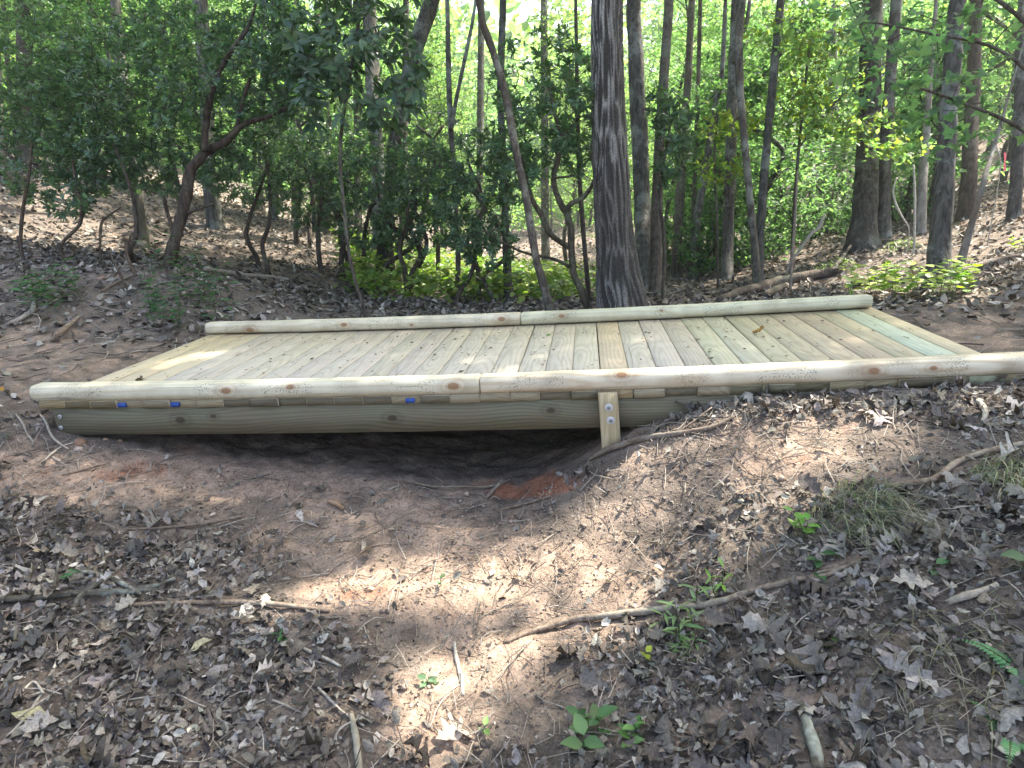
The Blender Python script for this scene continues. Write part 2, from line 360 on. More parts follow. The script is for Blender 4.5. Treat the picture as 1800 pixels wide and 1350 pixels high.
# soil colours: humus, tan clay and red clay lie in their own patches
def blob(px, py, cx, cy, rx, ry): return np.exp(-(((px-cx)/rx)**2+((py-cy)/ry)**2))
spx, spy, spd = proj(TV); vis = spd > .3
def soilmap(px, py, x, y, vis):
    n = fbm(x, y, 2.2, 5, 50); n2 = fbm(x, y, 7, 4, 60); n3 = fbm(x, y, 24, 3, 70)
    c = np.array([.165,.132,.106])[None]*(.6+.8*n2)[:, None]
    tan = np.clip((n-.5)*3, 0, 1)*.6
    def amt(L): return np.clip(sum(a*blob(px, py, *b) for a, *b in L), 0, 1)*vis
    clay = amt([(1.0,100,830,240,50),(.9,330,830,150,28),(.7,400,850,240,30),(1,640,1040,110,45),(.5,800,1050,130,60),(.8,760,1260,110,90),(.45,700,900,300,70),(.5,1350,800,160,50),(.5,100,630,240,60),(.45,1720,580,160,50),(.35,1250,800,200,60),(.5,1000,1010,160,70),(.35,500,960,160,40),(.6,900,1150,150,90),(.5,1150,1000,120,90),(.4,760,960,200,60)])
    red = amt([(.95,900,868,46,16),(1.0,970,852,50,18),(.55,620,1040,80,22),(.5,100,830,130,26),(.35,300,825,110,22),(.4,1260,850,30,12),(.3,780,1300,60,30)])
    n4 = fbm(x, y, 13, 4, 90); ss = lambda v, a, b: (lambda t: t*t*(3-2*t))(np.clip((v-a)/(b-a), 0, 1))
    clay = ss(clay*.9+(n2-.5)*.9+(n4-.5)*.7+tan*.3, .12, .75); red = ss(red*.9+(n2-.5)*.7+(n4-.5)*.8, .22, .7)*.9
    c = c*(1-clay[:, None])+np.array([.335,.243,.178])[None]*(.75+.5*n3)[:, None]*clay[:, None]
    c = c*(1-red[:, None])+np.array([.30,.13,.075])[None]*(.75+.5*n3)[:, None]*red[:, None]
    return c
scol = soilmap(spx, spy, xs, ys, vis)
k = NT('forest_soil'); tc = k.n('TexCoord', out=3)
n1 = k.n('TexNoise', {'Vector': tc, 'Scale': 90.0, 'Detail': 6.0, 'Roughness': .7}); n2 = k.n('TexNoise', {'Vector': tc, 'Scale': 14.0, 'Detail': 6.0, 'Roughness': .65})
c = k.n('Attribute', attribute_name='Col'); c = k.mix(1.0, c, k.ramp(n1, [(.25, .5), (.75, 1.45)]), 'MULTIPLY'); c = k.mix(1.0, c, k.ramp(n2, [(.3, .65), (.7, 1.3)]), 'MULTIPLY')
k.set(Base_Color=c, Roughness=.95, Specular_IOR_Level=.1); k.bump(k.math('ADD', n1, k.math('MULTIPLY', n2, 2.0)), .9, .012)
M['soil'] = k.m
gobj = obj('ground', mesh('ground', TV, [TQ], scol, True), M['soil']); tag(gobj, kind='structure')
# ---------------------------------------------------------------- footbridge
W = 1.69; PITCH = .143; NB = 33
br = empty('footbridge', (0,0,0), 'low new timber footbridge with plank deck and rounded edge logs over a dry gully', 'bridge')
br.rotation_euler = (0, -S, 0)
def prism_board(name, w, l, t, ch=.004):
    h = w/2; prof = [(-h,-t),(h,-t),(h,-ch),(h-ch,0),(-h+ch,0),(-h,-ch)]
    V = [(x,y,z) for y in (0,l) for x,z in prof]; n = 6
    Q = [(i,(i+1) % n,(i+1) % n+n,i+n) for i in range(n)]
    T = [(0,i+1,i) for i in range(1,5)]+[(n,n+i,n+i+1) for i in range(1,5)]
    me = mesh(name, V, [np.array(Q), np.array(T)]); me.materials.append(M['board']); me.materials.append(M['endgrain_shaded'])
    me.polygons.foreach_set('material_index', np.r_[np.zeros(6, np.int32), np.ones(8, np.int32)]); return me
M['endgrain_shaded'] = wood('board_end_grain_shaded', 0, (.38,.325,.215), (.22,.17,.10), .5, 700, .45, recess_shade=.75)  # end faces darkened in colour, some more, for the shade of recessed ends
bm1 = prism_board('deck_board', PITCH-.0035, W, .037); bm2 = prism_board('deck_board', .106, W, .037)
tints = {31:(.90,1.08,1.06),32:(1.02,.98,.86),30:(.86,.84,.76),29:(.84,.79,.70),28:(.9,.85,.76),27:(.88,.86,.76),26:(.9,.92,.82),20:(1.06,.98,.84),25:(.97,1.02,.94),24:(.98,1.02,.94),0:(1.05,.98,.84),1:(1.03,.97,.83),2:(1.04,1,.86)}
for i in range(NB):
    last = i == NB-1
    u = (i+.5)*PITCH if not last else (NB-1)*PITCH+.053
    t = tints.get(i, (rng.uniform(.96,1.04),)*3); j = rng.uniform(.97,1.03)
    t = (t[0]*j, t[1]*j*rng.uniform(.99,1.02), t[2]*j*rng.uniform(.96,1.02))
    o = obj('deck_board', bm2 if last else bm1, M['board'], br, t)
    o.location = (u, rng.uniform(.0,.012), sag(u)+rng.uniform(-.0015,.0015)); o.rotation_euler = (0, rng.normal(0,.006)-.0, rng.normal(0,.0012))
    if i == 31: o['label'] = 'pale mint green deck board'
def timber(u0, u1, v0, seed, knots, dk=(.44,.34,.19), rg=.36):
    """landscape timber: round sides, flat top and bottom"""
    n = 26; prof = []
    for a in np.linspace(0, 2*np.pi, 20, endpoint=False):
        x = .053*math.cos(a); z = np.clip(.053*math.sin(a), -.04, .041); prof.append((x, z+.041))
    prof = np.array(prof); k = len(prof); us = np.linspace(u0, u1, n); r = np.random.default_rng(seed); V = []
    us = np.r_[u0, u0+.012, us[1:-1], u1-.012, u1]; n = len(us)
    for j, u in enumerate(us):
        e = .9 if j in (0, n-1) else 1
        wv = 1+r.normal(0,.012); q = prof.copy(); q[:, 0] *= e*wv; q[:, 1] = .041+(q[:, 1]-.041)*e*wv
        V += [(u-u0, y+.05, z+sag(u)-sag(u0)*0+.0035) for y, z in q]
    i = np.arange(n-1)[:, None]*k; j = np.arange(k)[None]; j2 = (j+1) % k
    Q = np.stack([i+j, i+k+j, i+k+j2, i+j2], -1).reshape(-1, 4)
    V += [(0, .05, .041+sag(u0)), (u1-u0, .05, .041+sag(u1))]; a = np.arange(k)
    T = np.vstack([np.stack([np.full(k, n*k), a, (a+1) % k], -1), np.stack([np.full(k, n*k+1), (n-1)*k+(a+1) % k, (n-1)*k+a], -1)])
    mt = wood('landscape_timber', 0, (.67,.60,.475), dk, rg, 170, .36, [(ku-u0, .05-.05, kz, kr) for ku, kz, kr in knots], speck=.75)
    me = mesh('edge_log', V, [Q, T], None, True); o = obj('edge_log', me, mt, br); o.location = (u0, v0, 0); return o
o = timber(-.02, 2.292, -.014, 1, [(1.04,.05,.02),(1.37,.06,.016),(2.17,.04,.022),(2.19,.085,.012)]); o.color = (.97,1,.95,1)
o = timber(2.297, 4.86, -.014, 2, [(2.95,.075,.024),(4.03,.055,.018),(4.27,.06,.012)], (.40,.28,.16), .5); o.color = (1,.985,.93,1)
o = timber(-.02, 2.33, 1.595, 3, [(.33,.04,.02),(1.05,.05,.018),(2.2,.045,.02),(1.55,.03,.01)]); o.color = (1,1,.93,1)
o = timber(2.335, 4.66, 1.592, 4, [(2.62,.05,.016),(3.3,.06,.01)]); o.color = (.95,1,.9,1)
def beam(name, u0, u1, v0, v1, z0, z1, mat, n=14):
    us = np.linspace(u0, u1, n); V = []
    for u in us: V += [(u,v0,z0+sag(u)),(u,v1,z0+sag(u)),(u,v1,z1+sag(u)),(u,v0,z1+sag(u))]
    i = np.arange(n-1)[:, None]*4; j = np.arange(4)[None]; j2 = (j+1) % 4
    Q = np.stack([i+j, i+j2, i+4+j2, i+4+j], -1).reshape(-1, 4)[:, ::-1]
    Q = np.vstack([Q, [(3,2,1,0)[::-1]], [(4*(n-1),4*n-3,4*n-2,4*n-1)[::-1]]])
    return obj(name, mesh(name, V, [Q]), mat, br)
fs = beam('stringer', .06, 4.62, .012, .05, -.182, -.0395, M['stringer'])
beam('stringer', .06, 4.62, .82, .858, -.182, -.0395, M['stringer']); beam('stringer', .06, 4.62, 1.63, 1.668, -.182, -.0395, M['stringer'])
def disc(mb, c, r, t, k=14):
    c = np.array(c); mb.tube([c, c+(0,-t*.7,0), c+(0,-t,0)], [r, r, r*.85], k)
k = NT('galvanised_steel'); M['zinc'] = k.set(Base_Color=(.5,.5,.5), Metallic=.3, Roughness=.6)
k = NT('dull_steel'); M['steel'] = k.set(Base_Color=(.22,.22,.22), Metallic=.5, Roughness=.6)
def bolt(u, v, z, parent, r=.019):
    mb = MB(); disc(mb, (u,v,z), r, .004); w_ = mb.build('washer', M['zinc'], parent)
    mb = MB(); disc(mb, (u,v-.004,z), r*.48, .004, 6); mb.build('bolt_head', M['steel'], w_)
bolt(.093, .0115, -.083+sag(.1), fs, .011); bolt(.082, .0115, -.143+sag(.1), fs, .011)
mb = MB(); tq = []
for z, du in ((.0,0),(-.06,.004),(-.2,.010),(-.46,.020)):
    tq += [(2.84+du,-.041,z-.008),(2.928+du,-.041,z-.008),(2.928+du,-.0025,z-.008),(2.84+du,-.0025,z-.008)]
i = np.arange(3)[:, None]*4; j = np.arange(4)[None]; j2 = (j+1) % 4
mb.add(tq, np.vstack([np.stack([i+j, i+4+j, i+4+j2, i+j2], -1).reshape(-1,4), [(0,1,2,3)], [(15,14,13,12)]]))
k = NT('post_wood'); M['post'] = wood('treated_post_wood', 0, (.42,.37,.24), (.24,.20,.12), .0, 500, .2)
kp = bark('post_grain', (.30,.235,.13), (.52,.44,.28), 55, 2.2, .0, bump=.25, dist=.003)
pb = mb.build('post', kp, br); bolt(2.888, -.0405, -.075, pb); bolt(2.896, -.0405, -.137, pb)
k = NT('blue_tag'); M['blue'] = k.set(Base_Color=(.02,.075,.32), Roughness=.5)
for u in (.46,.748,1.952):
    mb = MB(); mb.box((u-.022,-.0025,-.031+sag(u)),(u+.022,.008,-.009+sag(u))); mb.build('board_end_tag', M['blue'], br)
mb = MB(); mb.box((.05,.06,-.36),(.19,.16,-.184+sag(.1))); mb.build('sill_block', M['stringer'], br)
mb = MB(); mb.box((.05,1.5,-.36),(.19,1.6,-.184+sag(.1))); mb.build('sill_block', M['stringer'], br)
# ---------------------------------------------------------------- trees
# openings cut into the crowns to place sun patches: pixel ellipses of ground (or deck) the sun reaches, with the height of the lit surface
LIT = [(800,1030,225,42),(1210,885,140,60),(1420,810,140,34),(960,985,150,38),(640,1040,90,38),(700,1075,90,22),(1110,930,130,60),(1300,850,190,75),(1500,800,120,40),(780,1250,130,120),(1010,1130,130,70),(900,1180,120,60),
       (150,425,80,9),(70,385,50,8),(740,522,70,16),(310,632,60,5,.03),(375,618,60,6,.03),(330,606,40,3,.03),(1385,634,75,9,.16),(860,655,480,6,.15),(1720,450,90,40),(1600,470,120,30),(1450,480,110,20),(780,480,140,34),(930,515,70,16),(1700,530,60,20),(480,1075,110,25),(1730,720,70,20)]
LIT += [(1590,520,90,26)]
LITG = [G(l[0], l[1], l[4]) if len(l) > 4 else ground(l[0], l[1]) for l in LIT]
def keep(pos):
    ok = np.ones(len(pos), bool)
    for (cx, cy_, rx, ry, *_z), g in zip(LIT, LITG):
        t = (pos[:, 2]-g[2])/SD[2]; q = pos-SD[None]*t[:, None]
        x, y, d = proj(q)
        ok &= ~((((x-cx)/rx)**2+((y-cy_)/ry)**2 < 1) & (d > .3) & (t > 0))
    return ok
def pal(n, cols, jit=.18, hue=.05):
    c = np.array(cols)[rng.integers(0, len(cols), n)]; return np.clip(c*(1+rng.normal(0, jit, (n, 1)))*(1+rng.normal(0, hue, (n, 3))), .004, .9)
GREEN = [(.145,.24,.10),(.17,.27,.105),(.125,.215,.095),(.195,.295,.11)]
YELLOW = [(.16,.22,.04),(.20,.23,.045),(.11,.19,.04)]
DARK = [(.07,.118,.07),(.085,.14,.076),(.06,.104,.066),(.105,.16,.085)]
MID = [(.095,.165,.082),(.11,.185,.088),(.083,.148,.078)]
def randn_up(n, tilt): 
    v = rng.normal(0, tilt, (n, 3)); v[:, 2] = 1; return v
def seg(path_pts, n=6): return smoothpath(path_pts, n)
def oak_bark(path, rad, k=150):
    """trunk surface with real ridges and furrows"""
    L = np.r_[0, np.cumsum(np.linalg.norm(np.diff(path, axis=0), axis=1))]
    zz = np.r_[np.arange(0, 4.2, .014), np.arange(4.2, L[-1], .25)]
    pp = np.stack([np.interp(zz, L, path[:, i]) for i in range(3)], 1); rr = np.interp(zz, L, rad)
    V, Q, T = tube(pp, rr, k, False)
    n = len(zz); th = np.arange(k)/k
    A = np.broadcast_to(th[None], (n, k)); Z = np.broadcast_to(zz[:, None], (n, k))
    wob = (vn(A*12, Z*2.2, 81, 12)-.5)*.06
    a = vn((A+wob)*62 % 62, Z*3.4, 82, 62); b = vn((A+wob)*124 % 124, Z*6, 83, 124); f = vn(A*150, Z*60, 84, 150)
    rid = 1-np.abs(2*a-1); h = np.clip((rid-.35)*1.6, 0, 1)*.75+b*.25
    disp = (h-.5)*.024+(f-.5)*.005
    C_ = pp[:, None]; V = V.reshape(n, k, 3); D = V-C_; V = C_+D*(1+disp/np.maximum(rr, .02)[:, None])[..., None]
    t = np.clip((h-.4)/.42, 0, 1)[..., None]**1.3; g = (.8+.4*f)[..., None]
    blotch = np.clip((vn(A*5, Z*1.1, 85, 5)-.35)*2.2, 0, 1)[..., None]
    col = (np.array([.05,.043,.036])*(1-t)+(np.array([.14,.123,.105])*(1-blotch)+np.array([.27,.25,.225])*blotch)*t)*g
    return V.reshape(-1, 3), Q, col.reshape(-1, 3)
k = NT('ridged_oak_bark'); c = k.n('Attribute', attribute_name='Col'); n1 = k.n('TexNoise', {'Vector': k.n('TexCoord', out=3), 'Scale': 70.0, 'Detail': 4.0})
k.set(Base_Color=k.mix(1.0, c, k.ramp(n1, [(.3,.65),(.7,1.35)]), 'MULTIPLY'), Roughness=.92, Specular_IOR_Level=.1); k.bump(n1, .6, .006); M['oak'] = k.m
def crown_leaves(mb, cen, rad, n, size, cols, carve=True, per=26, spread=.32, tmpl=LEAF2, tilt=.55):
    m_ = max(n//per, 1); v = rng.normal(0, 1, (m_, 3)); v /= np.linalg.norm(v, axis=1)[:, None]; v *= rng.uniform(.25, 1, (m_, 1))**.5
    c = np.asarray(cen)+v*np.asarray(rad)
    p = np.repeat(c, per, 0)+rng.normal(0, 1, (m_*per, 3))*np.array([spread, spread, spread*.45])
    if carve: p = p[keep(p)]
    N = len(p); mb.scatter(tmpl, p, randn_up(N, tilt), rng.uniform(0, 6.28, N), size*rng.uniform(.7, 1.25, N), pal(N, cols)); return c
def trunk_tree(name, label, pts, d, height, mat='bark', color=(1,1,1), crown=(2200, 2.4, 2.6), cols=GREEN, cat='tree', group=None, k=10, jd=.12, extra=(), csize=.15, oak=False, limbs=9):
    w3 = [P(a, b, d+(rng.normal(0, jd) if i else 0)) for i, (a, b, _) in enumerate(pts)]; rd = [c_*d/F/2 for _, _, c_ in pts]
    base = np.array(w3[0]); gz = Hs(base[0], base[1])
    if base[2] > gz+.25: w3.insert(0, np.array([base[0], base[1], gz+.02])+(w3[0]-w3[1])*np.array([.1,.1,0])); rd.insert(0, rd[0]*1.1)
    b0 = w3[0].copy(); b0[2] = Hs(b0[0], b0[1]); w3[0] = b0; w3.insert(0, b0-np.array([0,0,.18])); rd.insert(0, rd[0]*1.05)
    top = w3[-1]; dr = (w3[-1]-w3[-2]); dr /= np.linalg.norm(dr); z = top[2]; q = top.copy(); r0 = rd[-1]; h0 = b0[2]+height
    while q[2] < h0:
        dr = dr*.8+np.array([rng.normal(0,.07), rng.normal(0,.07), 1])*.2; dr /= np.linalg.norm(dr); q = q+dr*1.0
        w3.append(q.copy()); rd.append(r0*max(.18, 1-.82*(q[2]-z)/(h0-z)))
    path = seg(np.c_[np.array(w3), np.array(rd)], 6); rad = path[:, 3]; path = path[:, :3]
    hh = path[:, 2]-b0[2]; R0 = np.interp(.5, hh, rad)
    rad = rad+R0*(.08 if oak else .35)*np.exp(-np.maximum(hh, 0)/(.10+R0*.6))
    root = empty(name, b0, label, cat, group); mb = MB()
    if oak: V, Q, cc = oak_bark(path, rad); mb.add(V, Q, None, cc)
    else: mb.tube(path, rad, k, None, .10, rng.integers(0, 50))
    mb.build('trunk', M['oak'] if oak else M[mat], root, color, True, b0)
    for ex in extra:      # forks seen in the picture
        e3 = seg(np.array([[*P(a, b, d+.03*i), c_*d/F/2] for i, (a, b, c_) in enumerate(ex)]), 6)
        mb = MB(); mb.tube(e3[:, :3], e3[:, 3], 7, None, .1); mb.build('branch', M[mat], root, color, True, b0)
    if crown:
        n, rx, rz = crown; cen = np.array([path[-1][0], path[-1][1], b0[2]+height-rz*.75]); mb = MB()
        cs = crown_leaves(mb, cen, (rx, rx, rz), n, csize, cols)
        mb.build('crown', M['leaf_bright'], root, None, False, b0)
        mb = MB()
        for c_ in cs[:limbs]:
            i = np.argmin(np.abs(path[:, 2]-(c_[2]-.8))); a = path[i]; md = (a+c_)/2+np.array([0,0,.25])
            mb.tube(seg([a, md, c_], 4), np.linspace(max(rad[i]*.45, .012), .006, 9), 5)
        mb.build('limbs', M[mat], root, color, True, b0)['kind'] = 'stuff'
    return root
trunk_tree('oak_tree', 'thick oak with deeply ridged bark standing right behind the bridge', [(1094,548,86),(1087,490,76),(1083,440,68),(1078,380,63),(1073,280,60),(1068,150,56),(1067,0,53)], 6.6, 15, crown=(5200,3.6,3.2), oak=True, jd=0)
trunk_tree('forest_tree', 'straight grey trunk half hidden just right of the thick oak', [(1133,530,30),(1131,430,29),(1128,330,29),(1120,150,27),(1113,0,25)], 9.5, 15, crown=(3600,3,3))
trunk_tree('forest_tree', 'slim dark trunk second to the right of the thick oak', [(1152,525,21),(1154,380,20),(1161,230,18),(1168,120,18),(1176,0,17)], 8.2, 12, 'bark_dark', (1.25,1.25,1.25), (2600,2.4,2.6))
trunk_tree('crooked_tree', 'tall crooked sapling bending leftward in front of the centre shrubs', [(972,552,15),(958,510,15),(942,450,14),(925,350,14),(905,255,14),(887,160,14),(868,95,13),(850,45,13),(842,0,12)], 6.2, 9, 'bark', (1.05,.95,.85), (2000,2,2), jd=.05)
trunk_tree('forest_tree', 'straight thin trunk rising just behind the crooked sapling', [(895,548,16),(890,430,14),(886,300,12),(880,170,13),(884,0,13)], 7.6, 11, 'bark', (.8,.8,.8), (2200,2.2,2.4))
trunk_tree('forest_tree', 'thin dark pole trunk just left of the thick oak', [(1036,535,9),(1028,440,8),(1018,300,8),(1014,130,7),(1012,0,6)], 7.2, 8, 'bark_dark', crown=(1400,1.8,1.8))
trunk_tree('forest_tree', 'slim trunk leaning right beyond the dark evergreen sprigs', [(1187,495,17),(1192,400,16),(1200,260,15),(1210,130,13),(1216,0,12)], 11, 13, 'bark_dark', (1.3,1.3,1.3), (2600,2.6,2.6))
trunk_tree('forest_tree', 'very thin upright trunk left of the bowed trunk', [(1213,480,8),(1222,300,8),(1228,120,8),(1231,0,7)], 11.5, 10, 'bark_dark', (1.2,1.2,1.2), (1300,1.8,2))
trunk_tree('bowed_tree', 'bowed trunk curving right at head height among right hand trees', [(1220,440,15),(1226,380,14),(1240,300,14),(1249,240,13),(1258,180,11),(1268,140,9),(1273,60,8),(1275,0,7)], 10.5, 9, 'bark', crown=(1400,1.8,2), jd=.03)
trunk_tree('forest_tree', 'upright brown trunk beside a leaning twin, right of centre', [(1277,492,20),(1280,400,19),(1284,280,18),(1288,150,19),(1294,0,17)], 9.6, 13, 'bark', crown=(2800,2.6,2.8), extra=[[(1290,110,10),(1300,75,8),(1312,40,7),(1318,0,6)]])
trunk_tree('forest_tree', 'slender trunk rooted at the bridge and leaning left up to its twin', [(1331,528,15),(1327,440,13),(1318,350,12),(1308,240,12),(1301,160,13),(1299,70,14),(1305,0,12)], 7.6, 10, 'bark', (1,.95,.88), (2000,2.2,2.2), jd=.04)
trunk_tree('forest_tree', 'smooth dark trunk leaning right, right of the twin trunks', [(1333,508,15),(1336,420,15),(1343,310,14),(1352,210,14),(1363,100,15),(1372,0,13)], 8.6, 12, 'bark', (.85,.85,.85), (2600,2.4,2.6), jd=.04)
trunk_tree('forest_tree', 'thin far trunk leaning right between the dark trunk and the yellow leaves', [(1372,330,8),(1385,230,8),(1396,130,8),(1412,0,6)], 15, 12, 'bark_dark', crown=(1600,2,2.4))
trunk_tree('forest_tree', 'large dark tree with flared mossy foot on the right slope', [(1514,436,46),(1518,390,40),(1522,320,38),(1527,200,36),(1530,100,34),(1534,0,32)], 9, 15, 'bark', (.72,.70,.66), (7500,3.6,3.0), k=14, jd=.03)
trunk_tree('forest_tree', 'grey trunk with a sunlit edge beside the yellow green seedlings', [(1646,507,38),(1651,430,33),(1659,330,31),(1667,200,28),(1676,90,27),(1684,0,26)], 5.6, 12, 'bark', (1.0,1.0,1.0), (7500,3.4,2.6), k=14, jd=.02)
trunk_tree('forest_tree', 'dark trunk at the right behind the grey trunk with sunlit edge', [(1698,385,27),(1704,290,25),(1710,180,23),(1714,60,21),(1716,0,20)], 9.5, 13, 'bark_dark', (1,1,1), (3400,3,3))
trunk_tree('forest_tree', 'far pale trunk high between the yellow leaves and the large dark tree', [(1464,200,16),(1462,80,16),(1460,0,15)], 18, 15, 'bark', crown=(2400,2.8,3))
trunk_tree('forest_tree', 'short pale dead trunk between the large dark tree and grey trunk', [(1614,425,18),(1620,340,17),(1628,240,13),(1634,150,9)], 9, 4.6, 'bark_pale', (.75,.75,.75), None)
trunk_tree('forest_tree', 'leaning dead stem near the right edge of the picture', [(1688,462,14),(1706,400,11),(1726,330,9),(1748,255,7),(1764,200,5)], 6.4, 2.4, 'bark_pale', (.7,.68,.66), None, cat='dead tree')
trunk_tree('forest_tree', 'blurred grey trunk at the right edge above the pink ribbon', [(1786,360,20),(1790,250,20),(1796,100,18),(1800,0,18)], 8.6, 12, 'bark', (.9,.9,.95), (3400,3,3))
trunk_tree('forest_tree', 'lichen grey trunk behind the shrubs at the upper left of centre', [(668,445,27),(667,330,26),(659,200,25),(653,100,26),(648,0,26)], 11, 14, 'bark', (1.3,1.35,1.35), (3200,3,3))
trunk_tree('leaning_tree', 'stout trunk leaning strongly right above the centre shrubs', [(676,440,24),(690,280,22),(700,215,23),(716,140,25),(738,60,27),(762,-10,28)], 9.2, 10, 'bark', (.72,.72,.68), (2800,2.6,2.6), jd=.02)
trunk_tree('forest_tree', 'thin forked trunk rising from the shrubs left of the crooked sapling', [(806,545,10),(805,440,9),(800,330,9),(792,220,10),(788,100,9),(786,0,8)], 8, 9, 'bark', (1.1,1.1,1.05), (1600,2,2), extra=[[(793,230,8),(803,170,7),(818,100,7),(832,30,6),(838,-20,5)]])
trunk_tree('forest_tree', 'pale lichen trunk seen through the left shrub leaves', [(256,478,18),(250,430,22),(246,380,18),(236,280,16),(222,180,16),(209,90,18),(202,0,16)], 8.6, 12, 'bark_pale', (.36,.37,.35), (2800,2.6,2.8), jd=.04)
trunk_tree('forest_tree', 'grey trunk behind the top of the left evergreen shrub', [(366,300,24),(364,200,24),(358,100,24),(352,0,22)], 10.5, 13, 'bark', (.95,1,1), (2800,2.8,2.8))
trunk_tree('forest_tree', 'broad dim trunk far left beyond the leafy slope', [(48,272,26),(47,200,26),(44,100,25),(40,0,24)], 12, 14, 'bark_dark', (1,1,1), (2800,2.8,2.8))
trunk_tree('forest_tree', 'lit trunk cut by the left edge at the top of the slope', [(4,300,12),(2,240,11),(-3,120,10),(-8,0,10)], 10, 10, 'bark_pale', (.6,.58,.52), (1800,2.2,2.2))
trunk_tree('forest_tree', 'thin leaning trunk between the left edge and the broad dim trunk', [(30,272,9),(24,210,9),(14,120,8),(6,0,7)], 12.5, 9, 'bark_dark', crown=(1400,2,2))
trunk_tree('forest_tree', 'thin straight trunk behind the leaning trunk at top centre', [(575,400,9),(578,250,9),(574,100,9),(572,0,8)], 13, 10, 'bark_dark', (1.2,1.2,1.2), crown=(1600,2,2))
for a, h_, d_, w_, t_ in [(120,150,16,13,-8),(300,260,17,14,6),(455,300,16,12,10),(520,280,19,15,-5),(610,330,18,12,4),(840,380,17,13,6),(960,380,19,14,-4),(160,200,21,15,5),(552,330,14,13,6),(632,340,14.5,14,-6),(486,310,14,12,-5),(706,350,13,13,8)]:  # some seen trunks, others added so their crowns shade the left slope
    trunk_tree('forest_tree', 'tall trunk far behind the evergreen shrubs left of the thick oak', [(a,h_+110,w_),(a+t_*.4,h_,w_),(a+t_,0,w_*.85)], d_, 15, 'bark', (.9,.9,.9), (3900,3.4,3.0), group='tall trunks far behind the shrubs')
# unseen trees added right of the picture so their crowns shade the gully
for i, (x, y, h) in enumerate([(7.8,3.6,11),(9.4,5.2,13),(8.6,1.0,11),(10.5,2.5,12),(6.9,6.9,12),(11,7.5,13),(7.2,-.8,10)]):
    px_, py_, d_ = proj(np.array([x, y, Hs(x, y)]))
    trunk_tree('forest_tree', 'unseen forest tree added right of the view for shade', [(float(px_), float(py_), 30*7/max(float(d_),1)), (float(px_), float(py_)-60*7/max(float(d_),1), 28*7/max(float(d_),1))], float(d_), h, 'bark', (1,1,1), (3800,2.9,2.7), group='unseen shade trees right of the view', jd=0)
